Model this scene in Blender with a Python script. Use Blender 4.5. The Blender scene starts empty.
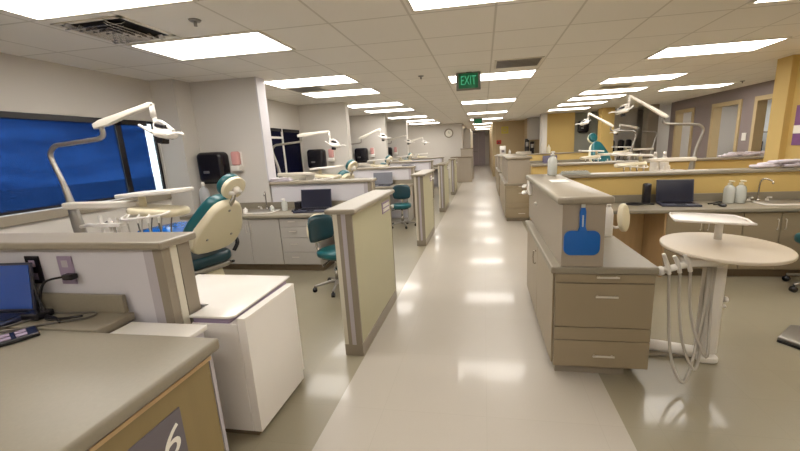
import bpy, bmesh, math, random
from mathutils import Vector, Matrix, Euler
random.seed(7)
SC = bpy.context.scene
COL = SC.collection
PI = math.pi
R = math.radians
CEIL = 2.52

# ------------------------------------------------------------------ materials
def lin(c):
    def f(v):
        v = v/255.0
        return v/12.92 if v <= .04045 else ((v+.055)/1.055)**2.4
    return (f(c[0]), f(c[1]), f(c[2]), 1)

def mat(name, rgb, rough=.5, metal=0, var=.06, scale=6.0, bump=0.0, coat=0.0, spec=.5, stretch=None):
    m = bpy.data.materials.new(name); m.use_nodes = True
    nt = m.node_tree; N = nt.nodes; L = nt.links
    b = N['Principled BSDF']
    b.inputs['Roughness'].default_value = rough
    b.inputs['Metallic'].default_value = metal
    b.inputs['Specular IOR Level'].default_value = spec
    b.inputs['Coat Weight'].default_value = coat
    b.inputs['Coat Roughness'].default_value = .08
    tc = N.new('ShaderNodeTexCoord')
    mp = N.new('ShaderNodeMapping')
    if stretch: mp.inputs['Scale'].default_value = stretch
    nz = N.new('ShaderNodeTexNoise'); nz.inputs['Scale'].default_value = scale; nz.inputs['Detail'].default_value = 4
    mx = N.new('ShaderNodeMix'); mx.data_type = 'RGBA'
    c = lin(rgb)
    mx.inputs[6].default_value = (c[0]*(1-var), c[1]*(1-var), c[2]*(1-var), 1)
    mx.inputs[7].default_value = (min(1, c[0]*(1+var)), min(1, c[1]*(1+var)), min(1, c[2]*(1+var)), 1)
    L.new(tc.outputs['Object'], mp.inputs['Vector']); L.new(mp.outputs['Vector'], nz.inputs['Vector'])
    L.new(nz.outputs['Fac'], mx.inputs[0]); L.new(mx.outputs[2], b.inputs['Base Color'])
    if bump:
        bp = N.new('ShaderNodeBump'); bp.inputs['Strength'].default_value = bump; bp.inputs['Distance'].default_value = .002
        L.new(nz.outputs['Fac'], bp.inputs['Height']); L.new(bp.outputs['Normal'], b.inputs['Normal'])
    return m

def emis(name, rgb, strength):
    m = bpy.data.materials.new(name); m.use_nodes = True
    nt = m.node_tree; N = nt.nodes; L = nt.links
    N.remove(N['Principled BSDF'])
    e = N.new('ShaderNodeEmission'); e.inputs[0].default_value = lin(rgb); e.inputs[1].default_value = strength
    L.new(e.outputs[0], N['Material Output'].inputs[0])
    return m

M = {}
M['wall'] = mat('wall_paint', (206, 201, 194), .75, var=.02, scale=3, bump=.05)
M['wall_white'] = mat('white_half_wall', (206, 203, 208), .6, var=.02, scale=3)
M['wall_yellow'] = mat('yellow_paint', (202, 174, 108), .7, var=.03, scale=3, bump=.05)
M['wall_tan'] = mat('tan_paint', (178, 158, 122), .7, var=.03, scale=3)
M['wall_purple'] = mat('grey_purple_paint', (134, 122, 121), .7, var=.03, scale=3)
M['wall_green'] = mat('sage_paint', (160, 162, 150), .7, var=.03, scale=3)
M['wall_dusk'] = mat('warm_grey_paint', (132, 122, 108), .7, var=.03, scale=3)
M['cap'] = mat('taupe_laminate_cap', (150, 141, 125), .32, var=.05, scale=60)
M['counter'] = mat('speckled_taupe_counter', (138, 130, 114), .42, var=.07, scale=90)
M['counter_light'] = mat('pale_counter', (186, 178, 164), .3, var=.05, scale=90)
M['cab_taupe'] = mat('taupe_cabinet', (146, 132, 108), .4, var=.03, scale=5)
M['cab_grey'] = mat('grey_beige_cabinet', (172, 167, 160), .42, var=.03, scale=5)
M['cab_box'] = mat('taupe_panel', (158, 147, 132), .4, var=.03, scale=5)
M['panel_green'] = mat('olive_beige_panel', (180, 175, 144), .5, var=.03, scale=4)
M['edge_taupe'] = mat('taupe_edge_trim', (140, 130, 115), .4, var=.04, scale=8)
M['edge_lav'] = mat('lavender_edge_strip', (178, 172, 178), .4, var=.03, scale=8)
M['edge_cream'] = mat('cream_edge_strip', (208, 202, 186), .4, var=.03, scale=8)
M['kick'] = mat('brown_toe_kick', (110, 94, 72), .5, var=.05)
M['wood'] = mat('tan_wood', (204, 174, 130), .4, var=.14, scale=3, stretch=(6, 6, .7))
M['wood_dark'] = mat('brown_wood', (172, 142, 102), .4, var=.14, scale=3, stretch=(6, 6, .7))
M['wood_olive'] = mat('olive_wood', (140, 122, 82), .4, var=.1, scale=3, stretch=(6, 6, .7))
M['tan_frame'] = mat('tan_door_frame', (186, 166, 128), .5, var=.06, scale=4)
M['white'] = mat('white_plastic', (226, 222, 216), .3, var=.02)
M['white_gloss'] = mat('white_enamel', (232, 228, 222), .2, var=.02)
M['cream'] = mat('cream_shell', (222, 213, 186), .35, var=.02)
M['cream_arm'] = mat('cream_enamel', (222, 216, 204), .3, var=.02)
M['teal'] = mat('teal_vinyl', (16, 84, 90), .3, var=.08, scale=12, bump=.1)
M['teal_dark'] = mat('dark_teal_vinyl', (22, 58, 68), .32, var=.08, scale=12, bump=.1)
M['blue_film'] = mat('blue_plastic_cover', (20, 100, 190), .12, var=.35, scale=9, bump=.6)
M['blue'] = mat('blue_plastic', (0, 92, 176), .35, var=.03)
M['black'] = mat('black_plastic', (26, 24, 30), .25, var=.1)
M['black_matte'] = mat('black_rubber', (24, 22, 24), .6, var=.1)
M['navy'] = mat('navy_laptop', (44, 46, 66), .3, var=.05)
M['screen'] = mat('dark_screen', (36, 38, 54), .15, var=.08, scale=3)
M['screen_grey'] = mat('grey_lid', (112, 114, 124), .35, var=.04)
M['screen_blue'] = mat('blue_screen', (44, 84, 170), .15, var=.15, scale=3)
M['purple_lid'] = mat('purple_grey_lid', (84, 76, 104), .3, var=.05)
M['chrome'] = mat('brushed_chrome', (196, 192, 186), .25, metal=1, var=.03)
M['steel'] = mat('satin_steel', (160, 156, 150), .35, metal=.8, var=.03)
M['hose'] = mat('grey_hose', (176, 170, 160), .4, var=.05)
M['hose_dark'] = mat('dark_hose', (92, 86, 80), .45, var=.05)
M['pink'] = mat('pink_soap', (214, 160, 156), .2, var=.05)
M['clear'] = mat('clear_bottle', (192, 194, 188), .12, var=.04)
M['grey_bottle'] = mat('grey_cup_tube', (176, 178, 182), .3, var=.04)
M['towel'] = mat('folded_cloth', (196, 188, 196), .85, var=.12, scale=20, bump=.4)
M['paper'] = mat('white_paper', (238, 234, 224), .7, var=.02)
M['lavender'] = mat('lavender_plate', (150, 134, 158), .5, var=.05)
M['sign_grey'] = mat('grey_plaque', (104, 98, 104), .4, var=.03)
M['red'] = mat('red_plastic', (184, 44, 34), .4, var=.05)
M['yellow_sign'] = mat('yellow_plastic', (190, 176, 70), .4, var=.05)
M['exit_green'] = mat('exit_green', (36, 140, 98), .35, var=.04)
M['exit_light'] = emis('exit_letters', (90, 205, 150), .4)
M['exit_body'] = mat('exit_housing', (130, 126, 120), .4, var=.04)
M['door_dark'] = mat('dark_double_door', (178, 168, 174), .4, var=.04)
M['purple'] = mat('purple_print', (120, 74, 126), .5, var=.2, scale=10)
M['skin_wall'] = mat('far_room_paint', (232, 238, 244), .6, var=.02)
M['handle_metal'] = mat('pale_handle_metal', (206, 200, 190), .4, metal=.3, var=.02)
M['table'] = mat('beige_table', (206, 194, 176), .35, var=.02)
M['light'] = emis('light_diffuser', (255, 249, 241), 9.0)
M['light_frame'] = mat('light_frame', (222, 216, 204), .5, var=.02)
M['lamp_on'] = emis('lamp_bulb', (255, 240, 200), 4)

def floor_mat(name, c1, c2, tile, rough):
    m = bpy.data.materials.new(name); m.use_nodes = True
    nt = m.node_tree; N = nt.nodes; L = nt.links; b = N['Principled BSDF']
    tc = N.new('ShaderNodeTexCoord')
    nz = N.new('ShaderNodeTexNoise'); nz.inputs['Scale'].default_value = 2.2; nz.inputs['Detail'].default_value = 3
    n2 = N.new('ShaderNodeTexNoise'); n2.inputs['Scale'].default_value = 120
    add = N.new('ShaderNodeMath'); add.operation = 'MULTIPLY_ADD'; add.inputs[1].default_value = .4
    br = N.new('ShaderNodeTexBrick'); br.offset = 0; br.inputs['Scale'].default_value = 1
    br.inputs['Brick Width'].default_value = tile; br.inputs['Row Height'].default_value = tile
    br.inputs['Mortar Size'].default_value = .0012; br.inputs['Mortar Smooth'].default_value = .5
    mx = N.new('ShaderNodeMix'); mx.data_type = 'RGBA'
    mx.inputs[6].default_value = lin(c1); mx.inputs[7].default_value = lin(c2)
    L.new(tc.outputs['Object'], nz.inputs[0]); L.new(tc.outputs['Object'], n2.inputs[0]); L.new(tc.outputs['Object'], br.inputs[0])
    L.new(n2.outputs[0], add.inputs[0]); 
    mul = N.new('ShaderNodeMath'); mul.operation = 'MULTIPLY'; mul.inputs[1].default_value = .6
    L.new(nz.outputs[0], mul.inputs[0]); L.new(mul.outputs[0], add.inputs[2])
    L.new(add.outputs[0], mx.inputs[0])
    br.inputs['Color1'].default_value = (1, 1, 1, 1); br.inputs['Color2'].default_value = (.97, .97, .97, 1); br.inputs['Mortar'].default_value = (.86, .85, .82, 1)
    m2 = N.new('ShaderNodeMix'); m2.data_type = 'RGBA'; m2.blend_type = 'MULTIPLY'; m2.inputs[0].default_value = 1
    L.new(mx.outputs[2], m2.inputs[6]); L.new(br.outputs[0], m2.inputs[7]); L.new(m2.outputs[2], b.inputs['Base Color'])
    b.inputs['Roughness'].default_value = rough
    b.inputs['Coat Weight'].default_value = .24; b.inputs['Coat Roughness'].default_value = .07
    bp = N.new('ShaderNodeBump'); bp.inputs['Strength'].default_value = .03; bp.inputs['Distance'].default_value = .01
    L.new(nz.outputs[0], bp.inputs['Height']); L.new(bp.outputs[0], b.inputs['Normal']); L.new(bp.outputs[0], b.inputs['Coat Normal'])
    return m
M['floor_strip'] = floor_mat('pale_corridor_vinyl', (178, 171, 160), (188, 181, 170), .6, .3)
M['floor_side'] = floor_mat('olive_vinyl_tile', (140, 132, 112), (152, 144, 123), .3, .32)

def ceiling_mat():
    m = bpy.data.materials.new('ceiling_tiles'); m.use_nodes = True
    nt = m.node_tree; N = nt.nodes; L = nt.links; b = N['Principled BSDF']
    tc = N.new('ShaderNodeTexCoord'); mp = N.new('ShaderNodeMapping')
    mp.inputs['Location'].default_value = (.56, -3.72, 0)
    br = N.new('ShaderNodeTexBrick'); br.offset = 0; br.inputs['Scale'].default_value = 1
    br.inputs['Brick Width'].default_value = .667; br.inputs['Row Height'].default_value = .667
    br.inputs['Mortar Size'].default_value = .011; br.inputs['Mortar Smooth'].default_value = .3
    br.inputs['Color1'].default_value = lin((242, 238, 231)); br.inputs['Color2'].default_value = lin((239, 235, 228)); br.inputs['Mortar'].default_value = lin((214, 209, 200))  # T-bars share the tile colour; their shadow lines are painted as darker mortar
    nz = N.new('ShaderNodeTexNoise'); nz.inputs['Scale'].default_value = 140
    bp = N.new('ShaderNodeBump'); bp.inputs['Strength'].default_value = .25; bp.inputs['Distance'].default_value = .003
    L.new(tc.outputs['Object'], mp.inputs[0]); L.new(mp.outputs[0], br.inputs[0]); L.new(tc.outputs['Object'], nz.inputs[0])
    L.new(br.outputs[0], b.inputs['Base Color']); L.new(nz.outputs[0], bp.inputs['Height']); L.new(bp.outputs[0], b.inputs['Normal'])
    b.inputs['Roughness'].default_value = .8
    return m
M['ceiling'] = ceiling_mat()

def shade_mat(name, tint, body, amount):
    m = bpy.data.materials.new(name); m.use_nodes = True
    nt = m.node_tree; N = nt.nodes; L = nt.links; b = N['Principled BSDF']
    b.inputs['Base Color'].default_value = lin(body); b.inputs['Roughness'].default_value = .45
    tr = N.new('ShaderNodeBsdfTransparent'); tr.inputs[0].default_value = tint
    mx = N.new('ShaderNodeMixShader')
    tc = N.new('ShaderNodeTexCoord'); wv = N.new('ShaderNodeTexWave'); wv.bands_direction = 'Z'; wv.inputs['Scale'].default_value = 60
    rg = N.new('ShaderNodeMapRange'); rg.inputs[3].default_value = amount-.04; rg.inputs[4].default_value = amount+.04
    L.new(tc.outputs['Object'], wv.inputs[0]); L.new(wv.outputs['Fac'], rg.inputs[0]); L.new(rg.outputs[0], mx.inputs[0])
    L.new(b.outputs[0], mx.inputs[1]); L.new(tr.outputs[0], mx.inputs[2]); L.new(mx.outputs[0], N['Material Output'].inputs[0])
    return m
M['shade'] = shade_mat('blue_mesh_shade', (.085, .17, .33, 1), (28, 52, 98), .82)
M['shade_navy'] = shade_mat('navy_mesh_shade', (.03, .04, .19, 1), (24, 26, 74), .75)
def glass_mat():
    m = bpy.data.materials.new('window_glass'); m.use_nodes = True
    nt = m.node_tree; N = nt.nodes; L = nt.links; N.remove(N['Principled BSDF'])
    tr = N.new('ShaderNodeBsdfTransparent'); tr.inputs[0].default_value = (.9, .95, .96, 1)
    gl = N.new('ShaderNodeBsdfGlossy'); gl.inputs['Roughness'].default_value = .03
    fr = N.new('ShaderNodeFresnel'); fr.inputs[0].default_value = 1.4
    mx = N.new('ShaderNodeMixShader')
    L.new(fr.outputs[0], mx.inputs[0]); L.new(tr.outputs[0], mx.inputs[1]); L.new(gl.outputs[0], mx.inputs[2]); L.new(mx.outputs[0], N['Material Output'].inputs[0])
    return m
M['glass'] = glass_mat()

# ------------------------------------------------------------------ mesh builder
def frame(o, x, z):
    """matrix whose X axis is x, Z axis is z, origin o"""
    x = Vector(x).normalized(); z = Vector(z).normalized(); y = z.cross(x).normalized(); x = y.cross(z)
    m = Matrix.Identity(4)
    for i in range(3):
        m[i][0] = x[i]; m[i][1] = y[i]; m[i][2] = z[i]; m[i][3] = o[i]
    return m

class MB:
    def __init__(s): s.bm = bmesh.new(); s.mats = []; s.cur = 0
    def use(s, m):
        if m not in s.mats: s.mats.append(m)
        s.cur = s.mats.index(m); return s
    def _add(s, t, mx=None, smooth=False):
        if mx is not None: bmesh.ops.transform(t, matrix=mx, verts=t.verts)
        for f in t.faces: f.material_index = s.cur; f.smooth = smooth
        me = bpy.data.meshes.new('tmp'); t.to_mesh(me); t.free()
        s.bm.from_mesh(me); bpy.data.meshes.remove(me); return s
    def box(s, a, b, bev=0, mx=None, seg=2):
        t = bmesh.new(); x0, y0, z0 = a; x1, y1, z1 = b
        bmesh.ops.create_cube(t, size=1)
        for v in t.verts: v.co = Vector(((x0+x1)/2+v.co.x*(x1-x0), (y0+y1)/2+v.co.y*(y1-y0), (z0+z1)/2+v.co.z*(z1-z0)))
        if bev: bmesh.ops.bevel(t, geom=t.edges[:], offset=bev, segments=seg, profile=.5, affect='EDGES')
        return s._add(t, mx, bev > .012)
    def prism(s, pts, depth, mx=None, bev=0, seg=3, smooth=None):
        """outline in local XY extruded along +Z"""
        t = bmesh.new()
        vs = [t.verts.new((p[0], p[1], 0)) for p in pts]; f = t.faces.new(vs)
        r = bmesh.ops.extrude_face_region(t, geom=[f])
        for v in r['geom']:
            if isinstance(v, bmesh.types.BMVert): v.co.z += depth
        bmesh.ops.recalc_face_normals(t, faces=t.faces)
        if bev:
            ed = [e for e in t.edges if abs(e.verts[0].co.z-e.verts[1].co.z) < 1e-6]
            bmesh.ops.bevel(t, geom=ed, offset=bev, segments=seg, profile=.5, affect='EDGES')
        return s._add(t, mx, bool(bev) if smooth is None else smooth)
    def cyl(s, p0, p1, r0, r1=None, n=16, caps=True):
        p0 = Vector(p0); p1 = Vector(p1); d = p1-p0; r1 = r0 if r1 is None else r1
        t = bmesh.new(); bmesh.ops.create_cone(t, cap_ends=caps, segments=n, radius1=r0, radius2=r1, depth=d.length)
        q = d.to_track_quat('Z', 'Y').to_matrix().to_4x4(); q.translation = (p0+p1)/2
        return s._add(t, q, True)
    def lathe(s, prof, o=(0, 0, 0), n=24, sx=1, sy=1, mx=None, caps=True):
        t = bmesh.new(); rings = []
        for r, z in prof:
            rings.append([t.verts.new((r*math.cos(2*PI*i/n)*sx, r*math.sin(2*PI*i/n)*sy, z)) for i in range(n)] if r > 1e-5 else [t.verts.new((0, 0, z))])
        for a, b in zip(rings, rings[1:]):
            for i in range(n):
                j = (i+1) % n
                if len(a) == 1 and len(b) == 1: continue
                if len(a) == 1: t.faces.new((a[0], b[i], b[j]))
                elif len(b) == 1: t.faces.new((a[i], a[j], b[0]))
                else: t.faces.new((a[i], a[j], b[j], b[i]))
        if caps and len(rings[0]) > 1: t.faces.new(rings[0][::-1])
        if caps and len(rings[-1]) > 1: t.faces.new(rings[-1])
        bmesh.ops.recalc_face_normals(t, faces=t.faces)
        m = Matrix.Translation(o)
        return s._add(t, mx @ m if mx is not None else m, True)
    def tube(s, pts, r, n=10, sub=6, caps=True):
        """smooth tube through points (Catmull-Rom); r number or list"""
        P = [Vector(p) for p in pts]; rs = r if isinstance(r, (list, tuple)) else [r]*len(P)
        Q = []; RR = []
        for i in range(len(P)-1):
            p0 = P[max(0, i-1)]; p1 = P[i]; p2 = P[i+1]; p3 = P[min(len(P)-1, i+2)]
            for k in range(sub):
                u = k/sub
                Q.append(.5*((2*p1)+(-p0+p2)*u+(2*p0-5*p1+4*p2-p3)*u*u+(-p0+3*p1-3*p2+p3)*u**3)); RR.append(rs[i]*(1-u)+rs[i+1]*u)
        Q.append(P[-1]); RR.append(rs[-1])
        t = bmesh.new(); rings = []; up = Vector((0, 0, 1)); prev = None
        for i, q in enumerate(Q):
            d = (Q[min(i+1, len(Q)-1)]-Q[max(i-1, 0)]).normalized()
            if prev is None:
                a = d.cross(up if abs(d.z) < .9 else Vector((1, 0, 0))).normalized()
            else:
                a = (prev-d*prev.dot(d)).normalized()
            prev = a; b = d.cross(a)
            rings.append([t.verts.new(q+RR[i]*(a*math.cos(2*PI*k/n)+b*math.sin(2*PI*k/n))) for k in range(n)])
        for a, b in zip(rings, rings[1:]):
            for i in range(n): t.faces.new((a[i], a[(i+1) % n], b[(i+1) % n], b[i]))
        if caps: t.faces.new(rings[0][::-1]); t.faces.new(rings[-1])
        bmesh.ops.recalc_face_normals(t, faces=t.faces)
        return s._add(t, None, True)
    def ball(s, o, r, sc=(1, 1, 1), mx=None):
        t = bmesh.new(); bmesh.ops.create_uvsphere(t, u_segments=20, v_segments=12, radius=r)
        m = Matrix.Translation(o) @ Matrix.Diagonal((*sc, 1))
        return s._add(t, mx @ m if mx is not None else m, True)
    def move(s, v):
        bmesh.ops.translate(s.bm, verts=s.bm.verts, vec=Vector(v)); return s

def rrect(w, h, r, n=6, cx=0, cy=0):
    pts = []
    for sx, sy, a in ((1, 1, 0), (-1, 1, 90), (-1, -1, 180), (1, -1, 270)):
        for k in range(n+1):
            t = R(a+90*k/n); pts.append((cx+sx*(w/2-r)+r*math.cos(t), cy+sy*(h/2-r)+r*math.sin(t)))
    return pts

def build(name, mb, m=None, parent=None, loc=None, label=None):
    """mesh object; world-space geometry is shifted so that the origin sits at loc (or at the parent's)"""
    me = bpy.data.meshes.new(name)
    off = Vector(loc) if loc is not None else (Vector(parent.location) if parent is not None and parent.get('_w') else Vector((0, 0, 0)))
    p = parent
    if parent is not None and loc is None:
        off = Vector((0, 0, 0)); q = parent
        while q is not None:
            if q.get('_w'): off += Vector(q.location)
            q = q.parent
    bmesh.ops.translate(mb.bm, verts=mb.bm.verts, vec=-off)
    mb.bm.to_mesh(me); mb.bm.free()
    mats = [m] if m is not None else mb.mats
    if m is not None:
        for f in me.polygons: f.material_index = 0
    for k in mats: me.materials.append(M[k] if isinstance(k, str) else k)
    o = bpy.data.objects.new(name, me); COL.objects.link(o)
    if parent is not None: o.parent = parent
    elif loc is not None: o.location = loc
    if label: o['label'] = label
    return o

def thing(name, label, cat, loc=(0, 0, 0), rz=0, group=None, world=True):
    o = bpy.data.objects.new(name, None); COL.objects.link(o); o.empty_display_size = .1
    o.location = loc; o.rotation_euler = (0, 0, rz); o['label'] = label; o['category'] = cat
    if group: o['group'] = group
    if world and rz == 0: o['_w'] = 1
    return o
def solo(name, mb, m, label, cat, loc, group=None, rz=0):
    o = build(name, mb, m, loc=loc); o['label'] = label; o['category'] = cat; o.rotation_euler = (0, 0, rz)
    if group: o['group'] = group
    return o
def local_solo(name, mb, m, label, cat, loc, group=None, rz=0):
    o = build(name, mb, m); o.location = loc; o.rotation_euler = (0, 0, rz); o['label'] = label; o['category'] = cat
    if group: o['group'] = group
    return o
def struct(name, mb, m=None, parent=None):
    o = build(name, mb, m, parent)
    if parent is None: o['kind'] = 'structure'
    return o
def dup(o, loc, rz=None, label=None, group=None, scale=None):
    def cp(a, par):
        c = a.copy(); COL.objects.link(c); c.parent = par
        for k in list(a.children): cp(k, c)
        return c
    r = cp(o, None); r.location = loc
    if rz is not None: r.rotation_euler = (0, 0, rz)
    if label: r['label'] = label
    if group: r['group'] = group
    if scale: r.scale = scale
    return r
def text_mb(s, size, mx, depth=.002, shear=0):
    cu = bpy.data.curves.new('t', 'FONT'); cu.body = s; cu.size = size; cu.extrude = depth; cu.align_x = 'CENTER'; cu.align_y = 'CENTER'; cu.shear = shear
    ob = bpy.data.objects.new('t', cu); COL.objects.link(ob)
    dg = bpy.context.evaluated_depsgraph_get(); me = bpy.data.meshes.new_from_object(ob.evaluated_get(dg))
    me.transform(mx); mb = MB(); mb.bm.from_mesh(me)
    bpy.data.objects.remove(ob); bpy.data.meshes.remove(me); bpy.data.curves.remove(cu)
    return mb
def B(*a, **k): return MB().box(*a, **k)

# ------------------------------------------------------------------ shell
XL = -4.33; XR = 5.81; Y0 = -2.2; YB = 17.3
f = MB()
def quad(mb, x0, x1, y0, y1, z, m, down=False):
    mb.use(m); t = bmesh.new()
    v = [t.verts.new(p) for p in ((x0, y0, z), (x1, y0, z), (x1, y1, z), (x0, y1, z))]
    t.faces.new(v[::-1] if down else v); mb._add(t)
fl = MB()
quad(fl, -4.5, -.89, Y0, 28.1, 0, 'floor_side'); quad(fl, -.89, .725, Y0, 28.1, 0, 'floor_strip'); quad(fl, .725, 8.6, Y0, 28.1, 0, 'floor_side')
struct('floor', fl)
struct('ceiling', B((-4.5, Y0, CEIL), (8.6, 28.1, CEIL+.1)), 'ceiling')
struct('wall_back', B((-4.5, Y0-.1, 0), (8.6, Y0, CEIL)), 'wall')

# left window wall with openings
XL2 = -3.98                      # the window wall steps inwards after the nearest bay
WINS = [(XL, 1.35, 4.41, 3.9), (XL2, 5.6, 7.70, 6.98), (XL2, 8.7, 10.73, 10.0), (XL2, 11.8, 13.73, 13.0)]
ZS, ZT = 1.06, 2.0
def wall_run(y0, y1, X, wins):
    w = MB(); y = y0
    for a, b in wins:
        w.box((X-.06, y, 0), (X, a, CEIL)); w.box((X-.06, a, 0), (X, b, ZS-.1)); w.box((X-.06, a, ZT), (X, b, CEIL)); y = b
    w.box((X-.06, y, 0), (X, y1, CEIL)); return w
struct('wall_left', wall_run(Y0, 4.7, XL, [(1.35, 4.41)]), 'wall')
struct('wall_left_rear', wall_run(4.71, YB, XL2, [w[1:3] for w in WINS[1:]]), 'wall')
for n, (X, a, b, q) in enumerate(WINS):
    t = bpy.data.objects.new('window_%d' % (n+1), None); COL.objects.link(t); t.location = (X, (a+b)/2, ZS); t['kind'] = 'structure'; t['_w'] = 1
    fr = MB(); fw = .03
    fr.box((X-.058, a, ZS), (X-.032, a+fw, ZT)); fr.box((X-.058, b-fw, ZS), (X-.032, b, ZT))
    fr.box((X-.058, a, ZT-fw), (X-.032, b, ZT)); fr.box((X-.058, a, ZS), (X-.032, b, ZS+fw))
    if n == 0: fr.box((X-.058, q-.035, ZS), (X-.032, q+.035, ZT))
    build('window_frame', fr, 'black', t)
    if n: build('white_mullion', MB().box((X-.03, q-.03, ZS), (X-.002, q-.005, ZT)).box((X-.03, a, 1.80), (X-.002, q-.03, 1.84)), 'white', t)
    build('glass_pane', B((X-.05, a+.01, ZS+.01), (X-.046, b-.01, ZT-.01)), 'glass', t)
    build('window_sill', B((X-.06, a, ZS-.1), (X+.03, b, ZS-.004), bev=.006), 'edge_cream' if n else 'cap', t)
# roller shades
def shade(X, a, b, mtl, lab, z0=ZS+.02, cas='black'):
    t = thing('roller_shade', lab, 'window shade', (X-.02, (a+b)/2, ZT))
    build('shade_cloth', B((X-.038, a, z0), (X-.034, b, ZT-.02)), mtl, t)
    build('shade_cassette', B((X-.045, a, ZT-.065), (X+(.02 if X == XL else -.005), b, ZT-.002), bev=.006), cas, t)
    build('hem_bar', B((X-.046, a, z0-.015), (X-.026, b, z0+.005), bev=.004), cas, t)
shade(XL, 1.37, 3.86, 'shade', 'wide blue mesh roller shade in the nearest window at the left edge')
shade(XL, 3.9, 4.25, 'shade', 'narrow blue mesh roller shade beside the bright slit of the nearest window')
for (X, a, b, q), nm in zip(WINS[1:], ('second', 'third', 'fourth')):
    shade(X, a+.03, q-.035, 'shade_navy', 'navy roller shade left of the white slit in the %s window' % nm)
    shade(X, q+.045, b-.03, 'shade_navy', 'navy roller shade right of the white slit in the %s window' % nm)

# pilaster in the nearest bay, full height cross walls
struct('trim_1', B((XL, 4.42, 0), (-3.98, 4.7, CEIL)), 'wall')
for k, y in enumerate((4.7, 7.72, 10.75, 13.75)):
    xe = (-2.99, -2.9, -2.86, -2.84)[k]
    struct('wall_cross_%d' % (k+1), B((XL if k == 0 else XL2, y, 0), (xe, y+.17, CEIL), bev=.004), 'wall')
    if k == 0: struct('trim_2', B((xe, y-.012, 1.14), (xe+.02, y+.18, CEIL)), 'wall_white')

# rear walls
struct('wall_far_left', B((XL2, YB, 0), (-.95, YB+.15, CEIL)), 'wall')
struct('wall_corridor_left', B((-1.05, YB+.15, 0), (-.95, 28, CEIL)), 'wall')
struct('wall_corridor_end', MB().box((-1.05, 28, 0), (.6, 28.1, CEIL)), 'wall')
struct('wall_corridor_right', B((.42, 17.6, 0), (.58, 28, CEIL)), 'tan_frame')
struct('wall_far_tan', B((.58, 17.6, 0), (2.55, 17.75, CEIL)), 'wall_tan')
d = bpy.data.objects.new('door_1', None); COL.objects.link(d); d.location = (-.35, 27.98, 0); d['kind'] = 'structure'; d['_w'] = 1
build('door_leaf', B((-.84, 27.93, 0), (-.38, 27.98, CEIL-.03), bev=.005), 'door_dark', d)
build('door_leaf', B((-.37, 27.93, 0), (.12, 27.98, CEIL-.03), bev=.005), 'door_dark', d)
build('door_closer', B((-.7, 27.86, 2.3), (-.5, 27.93, 2.38), bev=.01), 'chrome', d)
build('push_bar', B((-.8, 27.88, 1.0), (-.42, 27.93, 1.06), bev=.01), 'steel', d)

# right rear walls facing the camera, from left to right
struct('wall_rear_yellow', B((2.3, 14.6, 0), (3.35, 14.75, CEIL)), 'wall_yellow')
struct('wall_rear_closure', B((2.7, 15.3, 0), (8.6, 15.4, CEIL)), 'wall')
struct('wall_room_end', B((8.6, 13.7, 0), (8.7, 15.4, CEIL)), 'wall')
struct('trim_3', B((2.12, 14.2, 0), (2.3, 14.75, CEIL)), 'wall')
struct('wall_rear_sage', B((3.35, 14.9, 0), (4.2, 15.05, CEIL)), 'wall_green')
struct('trim_4', B((3.9, 13.3, 0), (4.3, 13.7, CEIL), bev=.004), 'wall_yellow')
struct('wall_rear_beige', B((4.2, 14.4, 0), (5.4, 14.55, CEIL)), 'wall')
struct('trim_5', B((5.25, 13.1, 0), (5.56, 13.5, CEIL), bev=.004), 'wall_dusk')
struct('wall_rear_corner', B((5.4, 13.7, 0), (8.6, 13.85, CEIL)), 'wall')

# grey purple wall with three doorways
DO = [(7.9, 9.2), (9.62, 10.72), (11.55, 12.55)]
w = MB(); y = 6.5
for a, b in DO:
    w.box((XR, y, 0), (XR+.14, a, CEIL)); w.box((XR, a, 2.25), (XR+.14, b, CEIL)); y = b
w.box((XR, y, 0), (XR+.14, 12.9, CEIL))
struct('wall_right', w, 'wall_purple')
struct('wall_side_room', B((8.5, 6.5, 0), (8.6, 13.7, CEIL)), 'skin_wall')
struct('wall_side_room_near', B((XR+.14, 6.4, 0), (8.5, 6.5, CEIL)), 'skin_wall')
for n, (a, b) in enumerate(DO):
    d = bpy.data.objects.new('door_%d' % (n+2), None); COL.objects.link(d); d.location = (XR, (a+b)/2, 0); d['kind'] = 'structure'; d['_w'] = 1
    fr = MB(); fr.box((XR-.03, a, 0), (XR+.16, a+.09, 2.25)).box((XR-.03, b-.09, 0), (XR+.16, b, 2.25)).box((XR-.03, a+.09, 2.16), (XR+.16, b-.09, 2.25))
    build('door_frame', fr, 'tan_frame', d)
struct('wall_right_near', MB().box((4.3, 4.8, 0), (4.42, 6.35, CEIL)).box((4.22, 6.08, 0), (4.42, 6.36, CEIL), bev=.004), 'wall_yellow')
struct('wall_right_edge', B((5.95, Y0, 0), (6.09, 6.4, CEIL)), 'wall_yellow')
struct('baseboard_far', B((.57, 17.585, 0), (2.0, 17.6, .1)), 'kick')
# desk seen through the middle doorway
t = thing('shelf_desk', 'grey desk and shelf standing in the room behind the middle doorway', 'desk', (7.7, 12.0, 0))
build('desk_top', B((7.3, 11.5, .75), (8.4, 12.9, .79)), 'steel', t)
for yy in (11.55, 12.85):
    for xx in (7.35, 8.35): build('leg', B((xx-.02, yy-.02, 0), (xx+.02, yy+.02, .75)), 'steel', t)
build('shelf_rack', MB().box((7.95, 12.3, .79), (8.0, 12.35, 1.5)).box((7.95, 12.8, .79), (8.0, 12.85, 1.5)).box((7.9, 12.3, 1.48), (8.3, 12.85, 1.52)), 'steel', t)
mm = thing('monitor', 'dark computer monitor on the desk behind the middle doorway', 'monitor', (7.6, 12.0, .79))
build('screen_housing', B((7.55, 11.55, .9), (7.6, 12.05, 1.25), bev=.01), 'screen', mm); build('monitor_stand', MB().box((7.5, 11.7, .791), (7.75, 11.9, .805)).box((7.6, 11.77, .8), (7.63, 11.83, 1.0)), 'black', mm)

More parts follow.
